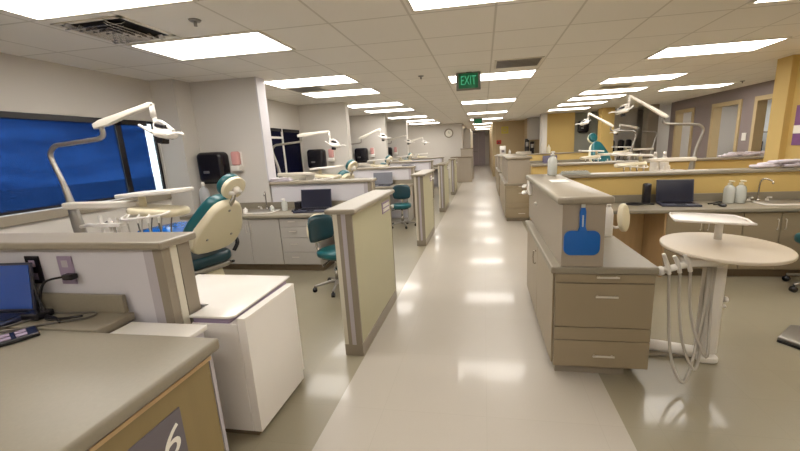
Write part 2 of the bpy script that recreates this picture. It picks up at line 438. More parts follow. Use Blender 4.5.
# ------------------------------------------------------------------ ceiling lights, vents
def ceiling_light(x0, x1, y0, y1, lab):
    t = thing('ceiling_light', lab, 'ceiling light', ((x0+x1)/2, (y0+y1)/2, CEIL), group='recessed ceiling light panels')
    fr = MB(); z0 = CEIL-.012; g = .025
    fr.box((x0-g, y0-g, z0), (x1+g, y0, CEIL)).box((x0-g, y1, z0), (x1+g, y1+g, CEIL)).box((x0-g, y0, z0), (x0, y1, CEIL)).box((x1, y0, z0), (x1+g, y1, CEIL))
    build('light_frame', fr, 'light_frame', t)
    build('diffuser', B((x0, y0, CEIL-.008), (x1, y1, CEIL-.002)), 'light', t)
ordn = ['nearest', 'second', 'third', 'fourth', 'fifth', 'sixth', 'seventh', 'eighth', 'ninth', 'tenth']
for i, y in enumerate((1.78, 3.05, 5.0, 6.2, 8.2, 9.6, 12.0, 13.9, 15.6)):
    ceiling_light(-3.1, -1.86, y, y+.57, '%s bright ceiling panel in the left row over the window bays' % ordn[i])
for i, y in enumerate((2.38, 5.68, 8.95, 12.1, 15.0, 18.2, 21.3, 24.4)):
    ceiling_light(-.5, .75, y, y+.57, '%s bright ceiling panel in the middle row over the corridor' % ordn[i])
for i, y in enumerate((3.02, 4.96, 7.0, 8.5, 9.65, 11.0, 12.6)):
    ceiling_light(2.14, 3.36, y, y+.55, '%s bright ceiling panel in the right row over the bays' % ordn[i])
ceiling_light(3.9, 5.12, 8.8, 9.36, 'lone bright ceiling panel nearest the grey wall with doorways')
ceiling_light(6.8, 7.9, 9.2, 9.8, 'ceiling panel inside the room behind the doorways')
ceiling_light(6.8, 7.9, 11.7, 12.3, 'far ceiling panel inside the room behind the doorways')
ceiling_light(4.6, 5.7, 1.6, 2.2, 'ceiling panel over the right side beyond the frame')
ceiling_light(-3.1, -1.86, -.9, -.33, 'ceiling panel behind the viewpoint on the left')
ceiling_light(-.5, .75, -.9, -.33, 'ceiling panel behind the viewpoint over the corridor')
ceiling_light(2.14, 3.36, -.9, -.33, 'ceiling panel behind the viewpoint on the right')
ceiling_light(4.6, 5.7, 4.8, 5.4, 'ceiling panel over the right side behind the yellow pillar')

def vent(x0, x1, y0, y1, lab, cone=False):
    t = thing('air_vent', lab, 'air vent', ((x0+x1)/2, (y0+y1)/2, CEIL), group='ceiling air vents')
    g = MB()
    w = x1-x0; h = y1-y0; z = CEIL
    g.box((x0, y0, z-.008), (x1, y0+.03, z)).box((x0, y1-.03, z-.008), (x1, y1, z)).box((x0, y0, z-.008), (x0+.03, y1, z)).box((x1-.03, y0, z-.008), (x1, y1, z))
    build('vent_frame', g, 'light_frame', t)
    build('vent_backing', B((x0+.03, y0+.03, z-.003), (x1-.03, y1-.03, z-.001)), 'black_matte' if cone else 'hose_dark', t)
    n = 4 if cone else 6
    sl = MB()
    for k in range(n):
        if cone:
            a = .05+k*.055; b = a+.03
            for q in range(4):
                m4 = Matrix.Translation(((x0+x1)/2, (y0+y1)/2, z-.022)) @ Matrix.Rotation(q*PI/2, 4, 'Z') @ Matrix.Translation((0, h/2-a-.02, 0)) @ Matrix.Rotation(R(-35), 4, 'X')
                sl.box((-(w/2-a), -.02, -.002), (w/2-a, .02, .002), mx=m4)
        else:
            yy = y0+.06+k*(h-.12)/(n-1)
            sl.box((x0+.03, yy-.014, -.003), (x1-.03, yy+.014, .003), mx=Matrix.Translation((0, 0, z-.01)))
    build('slat', sl, 'chrome' if cone else 'steel', t)
vent(-3.15, -2.55, 2.46, 2.95, 'shiny square ceiling vent with chrome louvres left of the large light panel', True)
vent(-3.1, -2.55, 5.66, 6.08, 'grey ceiling vent between two left row panels')
vent(.15, .75, 4.9, 5.4, 'grey louvred ceiling vent just before the second corridor light')
vent(2.3, 2.9, 7.9, 8.3, 'far grey ceiling vent between two right row panels')
for (x, y, lab) in ((-.885, 5.52, 'small sprinkler head on the ceiling left of the exit sign'), (-2.14, 2.69, 'small sprinkler head on the ceiling beside the large light panel'), (5.14, 8.6, 'small sprinkler head on the ceiling at the right')):
    local_solo('sprinkler_head', MB().cyl((0, 0, 0), (0, 0, -.012), .045, .035).cyl((0, 0, -.012), (0, 0, -.045), .012), 'steel', lab, 'sprinkler', (x, y, CEIL), 'ceiling sprinkler heads')

# exit sign
t = thing('exit_sign', 'green lit EXIT sign hanging from the ceiling over the corridor', 'exit sign', (-.19, 5.5, CEIL))
build('housing', MB().box((-.375, 5.49, 2.275), (-.03, 5.53, 2.515), bev=.006).box((-.23, 5.49, 2.49), (-.15, 5.53, CEIL)), 'exit_body', t)
build('face_panel', B((-.34, 5.484, 2.30), (-.065, 5.49, 2.50)), 'exit_green', t)
build('lettering', text_mb('EXIT', .14, Matrix.Translation((-.2025, 5.482, 2.40)) @ Matrix.Diagonal((.78, 1, 1, 1)) @ Matrix.Rotation(PI/2, 4, 'X') @ Matrix.Diagonal((1, 1.25, 1, 1)), .001), 'exit_light', t)
t = thing('exit_sign', 'small far EXIT sign on the ceiling at the end of the corridor', 'exit sign', (-.2, 14.7, CEIL))
build('housing', B((-.37, 14.68, 2.3), (-.02, 14.72, CEIL), bev=.006), 'exit_body', t)
build('face_panel', B((-.335, 14.674, 2.32), (-.055, 14.68, 2.495)), 'exit_green', t)

# ------------------------------------------------------------------ half walls and fins (left)
def capshape(mb, x0, x1, y0, y1, z0, z1, ch=.012):
    mb.box((x0, y0, z0), (x1, y1, z1), bev=ch, seg=2); return mb
def half_wall(x0, x1, y, lab, h=1.08, m='wall_white', endcap=True, th=.15, capm='cap', over=.04):
    t = thing('half_wall', lab, 'partition', ((x0+x1)/2, y+th/2, 0), group='low partition walls across the bays')
    build('wall_panel', B((x0, y, 0), (x1, y+th, h)), m, t)
    build('top_cap', capshape(MB(), x0-.0, x1+(.03 if endcap else 0), y-over, y+th+over, h, h+.04), capm, t)
    if endcap:
        build('end_post', B((x1-.10, y-.012, 0), (x1-.045, y-.001, h)), 'edge_lav', t)
        build('corner_trim', MB().box((x1-.045, y-.014, 0), (x1+.006, y-.001, h)).box((x1, y-.001, 0), (x1+.006, y+.03, h)), 'edge_taupe', t)
        build('edge_strip', B((x1, y+.035, 0), (x1+.005, y+.075, h)), 'edge_cream', t)
        build('rear_trim', B((x1, y+.08, 0), (x1+.006, y+th+.006, h)), 'edge_taupe', t)
    return t
half_wall(XL, -1.54, 1.47, 'nearest white half wall with taupe cap behind the left desk')
nn = ['second', 'third', 'fourth', 'fifth']
for k, y in enumerate((4.7, 7.72, 10.75, 13.75)):
    half_wall((-2.97, -2.9, -2.86, -2.84)[k]+.002, -1.5, y+.01, '%s white half wall with taupe cap on the window side' % nn[k])

def fin(y0, y1, lab, sign=True):
    t = thing('partition_fin', lab, 'partition', (-.97, (y0+y1)/2, 0), group='tall narrow partitions along the corridor')
    x0, x1 = -1.035, -.905
    build('side_panel', B((x0, y0+.01, .09), (x1, y1, 1.08)), 'panel_green', t)
    build('base_trim', B((x0-.006, y0-.004, 0), (x1+.006, y1+.004, .09), bev=.003), 'edge_taupe', t)
    build('top_cap', capshape(MB(), x0-.045, x1+.045, y0-.05, y1+.04, 1.08, 1.115), 'cap', t)
    ws = [(x0-.004, x0+.028, 'edge_cream'), (x0+.028, x0+.058, 'edge_taupe'), (x0+.058, x0+.088, 'edge_lav'), (x0+.088, x1+.004, 'edge_taupe')]
    for a, b, m in ws: build('edge_strip', B((a, y0-.006-(.004 if m == 'edge_lav' else 0), .09), (b, y0+.01, 1.08)), m, t, label={'edge_cream': 'cream edge strip', 'edge_taupe': 'taupe edge strip', 'edge_lav': 'pale lavender edge strip'}[m])
    build('far_trim', B((x0-.004, y1, .09), (x1+.004, y1+.008, 1.08)), 'edge_taupe', t)
    if sign:
        s = build('sign_plate', B((x1, y1-.30, .93), (x1+.006, y1-.06, 1.03)), 'lavender', t)
        build('paper_insert', MB().box((x1+.006, y1-.28, .985), (x1+.009, y1-.08, 1.015)).box((x1+.006, y1-.28, .945), (x1+.009, y1-.08, .972)), 'cream_arm', s)
        build('door_stop', MB().cyl((x1, y1+.0, .955), (x1+.03, y1+.0, .955), .013, .018), 'white', t)
fins = [(2.34, 3.40), (5.38, 6.42), (8.36, 9.4), (11.4, 12.4)]
for i, (a, b) in enumerate(fins): fin(a, b, ['nearest tall partition with olive side panel along the corridor', 'second tall partition from the front along the corridor', 'third tall partition along the corridor', 'farthest tall partition along the corridor'][i])

# ------------------------------------------------------------------ base cabinets
def handle_h(x, y, z, w=.12):
    mb = MB(); mb.box((x-w/2, y-.02, z-.006), (x+w/2, y-.012, z+.006), bev=.002).box((x-w/2+.008, y-.013, z-.004), (x-w/2+.018, y, z+.004)).box((x+w/2-.018, y-.013, z-.004), (x+w/2-.008, y, z+.004)); return mb
def handle_v(x, y, z, w=.1):
    mb = MB(); mb.tube([(x, y, z-w/2), (x, y-.018, z-w/2), (x, y-.018, z+w/2), (x, y, z+w/2)], .004, n=6, sub=2); return mb
def base_cab(x0, x1, yf, yb, kind, lab, m='cab_grey', zt=.71, group='base cabinets along the half walls'):
    t = thing('base_cabinet', lab, 'cabinet', ((x0+x1)/2, yf, 0), group=group)
    body = MB().box((x0, yf+.02, .09), (x1, yb, zt))
    build('carcass', body, m, t); build('toe_kick', B((x0, yf+.06, 0), (x1, yb, .09)), 'kick', t)
    if kind == 'door2':
        xm = (x0+x1)/2
        for a, b, hx in ((x0+.004, xm-.003, xm-.035), (xm+.003, x1-.004, xm+.035)):
            dd = build('door', B((a, yf, .1), (b, yf+.018, zt-.01), bev=.002), m, t)
            build('handle', handle_v(hx, yf, zt-.13), 'handle_metal', dd)
    else:
        zs = [zt-.01, zt-.12, zt-.26, zt-.45, .1]
        for a, b in zip(zs, zs[1:]):
            dd = build('drawer', B((x0+.004, yf, b+.005), (x1-.004, yf+.018, a), bev=.002), m, t)
            build('handle', handle_h((x0+x1)/2-.08, yf, (a+b)/2+.02, .1), 'handle_metal', dd)
    return t
def worktop(x0, x1, yf, yb, lab, z=.75, splash=True, m='counter', th=.04):
    t = thing('worktop', lab, 'counter', ((x0+x1)/2, yf, z-th), group='long worktops in the bays')
    build('top_slab', B((x0, yf-.025, z-th), (x1, yb, z), bev=.008), m, t)
    if splash: build('backsplash', B((x0, yb-.02, z), (x1, yb, z+.09), bev=.004), m, t)
    return t

# sinks, faucets
def faucet(lab, loc):
    t = thing('faucet', lab, 'faucet', loc, group='sink faucets')
    x, y, z = loc
    build('spout', MB().tube([(x, y, z), (x, y, z+.2), (x+.02, y-.03, z+.25), (x+.05, y-.1, z+.23), (x+.05, y-.11, z+.2)], .009, n=8), 'chrome', t)
    build('faucet_base', MB().cyl((x, y, z), (x, y, z+.03), .022, .018), 'chrome', t)
    for s in (-1, 1): build('tap_handle', MB().cyl((x+s*.09, y, z), (x+s*.09, y, z+.03), .018, .014).cyl((x+s*.09, y, z+.04), (x+s*.09, y-.06, z+.05), .008), 'white', t)
def sink(lab, loc, w=.4, d=.3):
    x, y, z = loc; mb = MB()
    mb.prism([p for p in rrect(w, d, .06)], .012, Matrix.Translation((x, y, z+.001)), bev=.004)
    t = thing('sink', lab, 'sink', loc, group='small hand sinks')
    build('sink_rim', mb, 'white_gloss', t)
    build('sink_basin', MB().prism(rrect(w-.06, d-.06, .05), .003, Matrix.Translation((x, y, z+.0125))), 'steel', t)

def laptop(lab, loc, rz, open_deg=105, lid='screen', size=(.37, .25), body='navy', group='open laptops on the counters'):
    """local: screen hinge at +y, keyboard in front (-y)"""
    w, d = size
    t = thing('laptop', lab, 'laptop', loc, rz, group, world=False)
    base = build('keyboard_base', MB().box((-w/2, -d/2, 0), (w/2, d/2, .02), bev=.005), body, t)
    build('keys', MB().box((-w/2+.03, -.02, .02), (w/2-.03, d/2-.03, .0225)).box((-.05, -d/2+.02, .02), (.05, -.045, .0215)), 'black', base)
    m4 = Matrix.Translation((0, d/2-.005, .02)) @ Matrix.Rotation(R(open_deg-90), 4, 'X').inverted()
    sc = build('display_lid', MB().box((-w/2, -.006, 0), (w/2, .006, .25), bev=.004, mx=m4), body if lid != 'screen_grey' else 'screen_grey', t)
    build('screen', MB().box((-w/2+.012, -.0085, .014), (w/2-.012, -.006, .238), mx=m4), lid, sc)
    return t

# ------------------------------------------------------------------ paper towel and soap dispensers
def towel_disp(lab, loc):
    x, y, z = loc
    t = thing('paper_towel_dispenser', lab, 'paper towel dispenser', loc, group='black towel dispensers on the cross walls')
    mb = MB(); mb.prism(rrect(.38, .42, .07), .2, frame((x, y, z), (1, 0, 0), (0, -1, 0)), bev=.045, seg=4)
    c = build('cover', mb, 'black', t)
    build('logo_plate', MB().prism(rrect(.09, .035, .01), .004, frame((x-.05, y-.199, z-.06), (1, 0, 0), (0, -1, 0))), 'steel', c)
    build('paper_slot', B((x-.14, y-.17, z-.222), (x+.14, y-.05, z-.205)), 'black_matte', t)
def soap_disp(lab, loc):
    x, y, z = loc
    t = thing('soap_dispenser', lab, 'soap dispenser', loc, group='pink soap dispensers beside the towel dispensers')
    build('back_plate', B((x-.06, y-.02, z-.14), (x+.06, y, z+.14), bev=.008), 'white', t)
    build('soap_bag', MB().prism(rrect(.105, .19, .03), .08, frame((x, y-.02, z+.05), (1, 0, 0), (0, -1, 0)), bev=.02), 'pink', t)
    build('push_lever', MB().prism(rrect(.13, .08, .02), .1, frame((x, y-.02, z-.09), (1, 0, 0), (0, -1, 0)), bev=.015), 'white', t)

def bottle(name, lab, cat, loc, h=.2, r=.04, m='clear', pump=False, group=None, cap='white'):
    t = thing(name, lab, cat, loc, 0, group, world=False)
    build('body', MB().lathe([(0, 0), (r*.95, 0), (r, .01), (r, h*.62), (r*.8, h*.75), (r*.35, h*.84), (r*.35, h*.88)]), m, t)
    if pump: build('pump_head', MB().cyl((0, 0, h*.86), (0, 0, h), .008).box((-.012, -.06, h*.98), (.012, .012, h*1.04), bev=.004).cyl((0, 0, h*.84), (0, 0, h*.92), r*.42), cap, t)
    else: build('cap', MB().cyl((0, 0, h*.86), (0, 0, h), r*.42, r*.3), cap, t)
    return t

# ------------------------------------------------------------------ dental chair (local +x = towards the feet)
def dental_chair(lab, loc, rz, leg='teal', group='teal and cream dental chairs'):
    t = thing('dental_chair', lab, 'dental chair', loc, rz, group, world=False)
    build('floor_plate', MB().prism(rrect(.95, .5, .14), .035, Matrix.Translation((.12, 0, 0)), bev=.012), 'cream', t)
    build('pedestal', MB().prism([(-.22, .035), (.3, .035), (.34, .12), (.14, .4), (-.14, .4), (-.2, .2)], .24, frame((0, .12, 0), (1, 0, 0), (0, -1, 0)) , bev=.03), 'cream', t)
    build('seat_frame', MB().prism(rrect(.62, .44, .1), .05, Matrix.Translation((.12, 0, .4)), bev=.015), 'steel', t)
    build('seat_cushion', MB().prism(rrect(.66, .54, .14), .11, Matrix.Translation((.14, 0, .45)), bev=.04, seg=4), 'teal_dark', t)
    m4 = frame((.74, 0, .57), (math.cos(R(22)), 0, math.sin(R(22))), (-math.sin(R(12)), 0, math.cos(R(12))))
    build('leg_rest', MB().prism(rrect(.66, .46, .12), .09, m4, bev=.035, seg=4), leg, t)
    # back: plane tilts back; u = across, v = up the back
    v = Vector((-math.sin(R(36)), 0, math.cos(R(36)))); n = Vector((math.cos(R(36)), 0, math.sin(R(36))))
    fb = frame((-.14, 0, .63), (0, -1, 0), n)          # local X across, Y = n x X
    if (fb.to_3x3() @ Vector((0, 1, 0))).dot(v) < 0: fb = frame((-.14, 0, .63), (0, 1, 0), n)
    out = [(-.14, 0), (.14, 0), (.23, .06), (.265, .16), (.26, .30), (.2, .47), (.14, .62), (.07, .68), (-.07, .68), (-.14, .62), (-.2, .47), (-.26, .30), (-.265, .16), (-.23, .06)]
    sm = []
    for i in range(len(out)):
        a = Vector(out[i]); b = Vector(out[(i+1) % len(out)]); sm += [tuple(a*.75+b*.25), tuple(a*.25+b*.75)]
    sm = [(x*.95, y*.88) for x, y in sm]
    build('back_cushion', MB().prism([(x*.98, y*.98) for x, y in sm], .13, fb, bev=.045, seg=4), 'teal', t)
    sh = build('back_shell', MB().prism([(x*1.03, y*1.0) for x, y in sm], .085, fb @ Matrix.Translation((0, 0, -.07)), bev=.025, seg=3), 'cream', t)
    sb = MB()
    for q in ((-.13, .2), (.13, .2), (0, .52)): sb.cyl(fb @ Vector((q[0], q[1], -.075)), fb @ Vector((q[0], q[1], -.066)), .012)
    build('shell_screws', sb, 'steel', sh)
    if leg == 'blue_film':
        build('plastic_cover', MB().prism(rrect(.62, .5, .08), .03, frame((.24, 0, .775), (math.cos(R(4)), 0, math.sin(R(4))), (-math.sin(R(4)), 0, math.cos(R(4)))), bev=.012), 'blue_film', t, label='shiny blue plastic cover over the armrests')
    # headrest
    hb = build('headrest_bracket', MB().tube([fb @ Vector((0, .52, -.04)), fb @ Vector((0, .64, -.06)), fb @ Vector((0, .72, -.03))], .02, n=10), 'chrome', t)
    hc = fb @ Matrix.Translation((0, .745, -.01)) @ Matrix.Rotation(R(6), 4, 'X')
    build('headrest', MB().prism([(x*1, y*1) for x, y in [(.115*math.cos(a*PI/12), .11*math.sin(a*PI/12)) for a in range(24)]], .08, hc, bev=.032, seg=4), 'teal', t)
    build('headrest_back', MB().prism([(.116*math.cos(a*PI/12), .11*math.sin(a*PI/12)) for a in range(24)], .045, hc @ Matrix.Translation((0, 0, -.035)), bev=.012), 'cream', t)
    build('headrest_knob', MB().ball(hc @ Vector((.0, 0, -.05)), .035).cyl(hc @ Vector((-.06, -.03, -.045)), hc @ Vector((.06, -.03, -.045)), .02), 'white', t)
    for s in (-1, 1):
        build('armrest', MB().tube([(-.12, s*.29, .52), (-.14, s*.33, .62), (-.02, s*.33, .74), (.24, s*.33, .73)], .02, n=8).prism(rrect(.3, .07, .03), .035, Matrix.Translation((.12, s*.33, .735)), bev=.012), 'black' , t)
    build('side_lever', MB().tube([(-.15, -.24, .42), (-.05, -.27, .4), (.12, -.28, .45)], .014, n=8), 'black', t)
    return t

# ------------------------------------------------------------------ delivery unit with lamp; m=-1 mirrors
def dental_unit(lab, loc, m=1, rise=.12, group='dental delivery units with overhead lamps'):
    """designed for post foot at local (0,0); arm reaches towards +x (m=1)"""
    t = thing('dental_unit', lab, 'dental unit', loc, 0, group, world=False)
    X = lambda p: (p[0]*m, p[1], p[2])
    def T(*pts): return [X(p) for p in pts]
    build('unit_base', MB().prism(rrect(.34, .44, .06), .62, Matrix.Translation(X((-.02, 0, 0))), bev=.02), 'white', t)
    build('post', MB().tube(T((.0, 0, .6), (-.03, 0, 1.0), (-.055, 0, 1.2), (-.08, 0, 1.35), (-.13, 0, 1.52), (-.13, 0, 1.59), (-.07, 0, 1.645), (.02, 0, 1.655), (.28, 0, 1.675), (.37, 0, 1.685), (.41, 0, 1.71), (.41, 0, 1.77)), [.045, .042, .026, .019]+[.018]*8, n=12), 'steel', t)
    zt = 1.79+rise
    p0 = Vector(X((.37, 0, 1.79))); p1 = Vector(X((.90, 0, zt))); d = p1-p0; L = d.length
    fm = frame(p0, d, Vector((0, -1, 0))); sg = 1 if (fm.to_3x3() @ Vector((0, 1, 0))).z > 0 else -1
    a = MB().prism([(x, y*sg) for x, y in ((-.02, -.03), (.1, -.036), (L*.6, -.02), (L-.01, -.018), (L+.012, 0), (L-.01, .018), (L*.5, .02), (.05, .022), (-.02, .01))][::sg], .045, fm @ Matrix.Translation((0, 0, -.0225)), bev=.008)
    build('lamp_arm', a, 'cream_arm', t)
    build('arm_joint', MB().cyl(X((.895, 0, zt)), X((.895, 0, zt-.09)), .016, .022).tube(T((.895, 0, zt-.08), (.91, 0, zt-.14), (.95, 0, zt-.17)), .016, n=8), 'white', t)
    h = MB()
    hm = Matrix.Translation(X((.985, -.02, zt-.22))) @ Matrix.Rotation(R(12*m), 4, 'Y') @ Matrix.Scale(.82, 4)
    h.lathe([(0, .05), (.06, .045), (.095, .02), (.1, -.01), (.085, -.03), (0, -.03)], mx=hm, sx=1.15, sy=.9)
    h.tube([hm @ Vector((-.1*m, 0, .03)), hm @ Vector((-.12*m, .02, .08)), hm @ Vector((-.03*m, 0, .1)), hm @ Vector((.09*m, 0, .04))], .013, n=8)
    hd = build('lamp_head', h, 'white_gloss', t)
    build('lamp_lens', MB().lathe([(0, -.031), (.075, -.031), (.07, -.04), (0, -.04)], mx=hm, sx=1.1, sy=.85), 'chrome', hd)
    build('lamp_handle', MB().tube([hm @ Vector((.08*m, -.05, .0)), hm @ Vector((.19*m, -.06, .035)), hm @ Vector((.25*m, -.06, .03))], .01, n=8), 'white_gloss', hd)
    build('lamp_handle', MB().tube([hm @ Vector((-.06*m, -.08, .0)), hm @ Vector((-.16*m, -.11, .05))], .01, n=8), 'white_gloss', hd)
    build('lamp_switch', MB().box((-.04, -.06, -.09), (.03, .02, -.03), bev=.008, mx=hm), 'black', hd)
    build('lamp_hinge', MB().box((-.06, -.06, .05), (.03, .0, .085), bev=.008, mx=hm), 'black', hd)
    # delivery arm and tray
    ar = MB(); fm = frame(X((-.06, -.03, 1.16)), X((1, 0, .09)), (0, 0, 1))
    ar.box((0, -.04, -.028), (.72, .04, .028), bev=.012, mx=fm)
    build('tray_arm', ar, 'cream_arm', t)
    tr = MB().prism(rrect(.52, .26, .05), .03, Matrix.Translation(X((.82, -.04, 1.235))) @ Matrix.Rotation(R(-3*m), 4, 'Y'), bev=.007)
    build('bracket_tray', tr, 'white', t)
    hdp = build('instrument_head', MB().prism(rrect(.42, .24, .07), .06, Matrix.Translation(X((.84, -.06, 1.08))) @ Matrix.Rotation(R(4*m), 4, 'Y'), bev=.025).cyl(X((.7, -.05, 1.13)), X((.7, -.05, 1.235)), .025), 'cream', t)
    build('handle_bar', MB().tube(T((.66, -.16, 1.1), (.68, -.22, 1.07), (1.0, -.22, 1.1), (1.04, -.16, 1.12)), .009, n=8), 'white', hdp)
    for k in range(4):
        x = .69+.09*k
        build('handpiece', MB().tube(T((x, -.14, 1.12), (x+.01, -.2, 1.08), (x+.015, -.21, 1.04)), [.009, .008, .006], n=8), 'white', hdp)
        build('hose', MB().tube(T((x+.015, -.21, 1.04), (x+.04, -.22, .92), (x+.07, -.2, .82), (x+.03, -.12, .8), (x-.04, -.06, .95), (x-.03, -.03, 1.09)), .0055, n=6), 'hose_dark' if k % 2 else 'hose', hdp)
    hld = build('assistant_holder', MB().tube(T((.02, -.02, .98), (.15, -.05, 1.0), (.25, -.08, 1.0)), .014, n=8).box(X((.25 if m > 0 else .5, -.1, .99)), X((.5 if m > 0 else .25, -.05, 1.015))), 'white', t)
    for k in range(3):
        x = .3+.08*k
        build('suction_tip', MB().tube(T((x, -.075, .86), (x, -.075, 1.0), (x+.01, -.08, 1.06+.02*(k == 0))), [.01, .013, .011], n=8), 'white', hld)
    # bowl (cuspidor)
    build('rinse_bowl', MB().lathe([(0, .62), (.05, .62), (.06, .68), (.14, .74), (.145, .76), (.13, .76), (.05, .70), (0, .70)], o=X((.06, .12, 0))), 'white_gloss', t)
    build('water_spout', MB().tube(T((.2, .1, .66), (.2, .1, .96), (.17, .1, 1.0), (.12, .1, .98)), .01, n=8), 'chrome', t)
    return t

# ------------------------------------------------------------------ operator stool (local +x = facing direction)
def stool(lab, loc, rz, group='teal operator stools', back=True):
    t = thing('operator_stool', lab, 'stool', loc, rz, group, world=False)
    build('seat', MB().prism(rrect(.42, .42, .16), .09, Matrix.Translation((.02, 0, .44)), bev=.035, seg=4), 'teal', t)
    build('seat_pan', MB().prism(rrect(.3, .3, .1), .03, Matrix.Translation((0, 0, .415)), bev=.008), 'black', t)
    build('gas_column', MB().cyl((0, 0, .1), (0, 0, .28), .028).cyl((0, 0, .26), (0, 0, .42), .016), 'chrome', t)
    hub = build('star_base', MB().cyl((0, 0, .07), (0, 0, .13), .04), 'steel', t)
    sb = hub
    for k in range(5):
        a = 2*PI*k/5+.3; c, s = math.cos(a), math.sin(a)
        lg = build('leg', MB().tube([(.02*c, .02*s, .11), (.15*c, .15*s, .1), (.28*c, .28*s, .075)], [.022, .018, .013], n=8), 'steel', t)
        build('caster', MB().cyl((.28*c-.018*s, .28*s+.018*c, .028), (.28*c+.018*s, .28*s-.018*c, .028), .028).cyl((.28*c, .28*s, .03), (.28*c, .28*s, .075), .009), 'black', lg)
    # curved backrest
    mb = MB(); n = 12; pts = []
    rows = 7; t2 = bmesh.new(); g = {}
    for side, off in ((0, 0), (1, .05)):
        for i in range(n+1):
            for j in range(rows+1):
                u = -1+2*i/n; v = -1+2*j/rows
                q = (1-min(1, (abs(u)**3.2+abs(v)**3.2)))**.5 if (abs(u)**3.2+abs(v)**3.2) < 1 else 0
                uu = u*(1-.18*abs(v)**3); vv = v*(1-.16*abs(u)**3)
                x = -.27+.05*uu*uu*1.6-(.045*q if side else -.02*q)
                g[side, i, j] = t2.verts.new((x-(.02 if side else 0), uu*.2, .76+vv*.17))
    for i in range(n):
        for j in range(rows):
            t2.faces.new((g[0, i, j], g[0, i+1, j], g[0, i+1, j+1], g[0, i, j+1])); t2.faces.new((g[1, i, j+1], g[1, i+1, j+1], g[1, i+1, j], g[1, i, j]))
    for i in range(n):
        t2.faces.new((g[0, i, 0], g[1, i, 0], g[1, i+1, 0], g[0, i+1, 0])); t2.faces.new((g[0, i+1, rows], g[1, i+1, rows], g[1, i, rows], g[0, i, rows]))
    for j in range(rows):
        t2.faces.new((g[0, 0, j+1], g[1, 0, j+1], g[1, 0, j], g[0, 0, j])); t2.faces.new((g[0, n, j], g[1, n, j], g[1, n, j+1], g[0, n, j+1]))
    bmesh.ops.recalc_face_normals(t2, faces=t2.faces)
    mb._add(t2, None, True); build('backrest', mb, 'teal_dark', t)
    rim = [(-.29+.08*(math.cos(a)**2), .205*math.cos(a)*(1-.1*abs(math.sin(a))**3), .76+.175*math.sin(a)*(1-.05*abs(math.cos(a))**3)) for a in [k*2*PI/24 for k in range(25)]]
    build('backrest_rim', MB().tube(rim, .012, n=6, sub=2, caps=False), 'cream', t)
    build('back_bracket', MB().tube([(-.05, 0, .42), (-.26, 0, .43), (-.33, 0, .52), (-.325, 0, .72)], .014, n=8), 'chrome', t)
    build('height_lever', MB().tube([(0, -.05, .415), (.05, -.2, .39), (.06, -.26, .38)], .007, n=6), 'chrome', t)
    return t

# ================================================================== LEFT BAYS
bays = [(4.7, 'first'), (7.73, 'second'), (10.76, 'third'), (13.76, 'fourth')]
for k, (yw, nm) in enumerate(bays):
    yf = yw-.55
    base_cab(-3.86, -3.43+.002, yf, yw-.003, 'door2', '%s row: hidden double door base cabinet nearest the window' % nm)
    base_cab(-3.43+.004, -2.57, yf, yw-.003, 'door2', '%s row: grey beige double door base cabinet under the sink' % nm)
    base_cab(-2.568, -2.05, yf, yw-.003, 'drawers', '%s row: grey beige four drawer base cabinet beside the stool space' % nm)
    ep = solo('counter_end_panel', B((-1.56, yf+.03, 0), (-1.53, yw-.004, .709)), 'cab_grey', '%s row: end panel holding up the worktop by the corridor' % nm, 'panel', (-1.545, yw-.3, 0), 'worktop end panels')
    worktop(-3.97, -1.5, yf, yw-.004, '%s row: long taupe worktop against the cross wall and half wall' % nm, m='counter')
    sink('%s row: small oval rimmed sink set in the worktop' % nm, (-2.95, yw-.3, .75))
    faucet('%s row: chrome gooseneck faucet behind the sink' % nm, (-3.0, yw-.1, .75))
    towel_disp('%s black paper towel dispenser, mounted on the cross wall by the window' % nm, (-3.72 if k == 0 else -3.62, yw-.001, 1.36))
    soap_disp('%s pink soap dispenser, right of the black towel dispenser' % nm, (-3.4 if k == 0 else -3.3, yw+.004, 1.42))
bottle('cup_dispenser', 'tall grey cup tube below the nearest black towel dispenser', 'dispenser', (-3.86, 4.5, .75), .42, .065, 'grey_bottle')
bottle('pump_bottle', 'clear pump bottle on the worktop left of the first row laptop', 'bottle', (-2.66, 4.48, .75), .16, .04, 'clear', True)
bottle('squat_jar', 'squat clear jar beside the pump bottle on the first worktop', 'jar', (-2.8, 4.4, .75), .09, .03, 'clear')
bottle('squat_jar', 'small white jar nearest the faucet on the first worktop', 'jar', (-3.12, 4.3, .75), .08, .028, 'white')
laptop('dark laptop on the first row worktop above the teal stool', (-2.22, 4.40, .751), R(4), 100, size=(.42, .28))
local_solo('computer_mouse', MB().ball((0, 0, .012), .03, (.9, 1.5, .6)), 'black', 'black mouse left of the dark laptop on the first row worktop', 'mouse', (-2.48, 4.38, .7505))
dk = thing('docking_station', 'black docking block left behind the first row laptop', 'dock', (-2.5, 4.55, .75)); build('dock_body', B((-2.53, 4.5, .75), (-2.45, 4.62, .86), bev=.008), 'black', dk); build('cable', MB().tube([(-2.46, 4.52, .76), (-2.42, 4.45, .757), (-2.38, 4.5, .757)], .004, n=6), 'black', dk)
laptop('grey backed laptop on the second row worktop', (-2.13, 7.42, .751), R(2), 100, lid='screen_grey', size=(.42, .27))
local_solo('computer_mouse', MB().ball((0, 0, .012), .03, (.9, 1.5, .6)), 'black', 'black mouse right of the grey laptop on the second row worktop', 'mouse', (-1.75, 7.4, .7505))
laptop('small dark laptop on the third row worktop', (-2.2, 10.45, .751), R(2), 100)

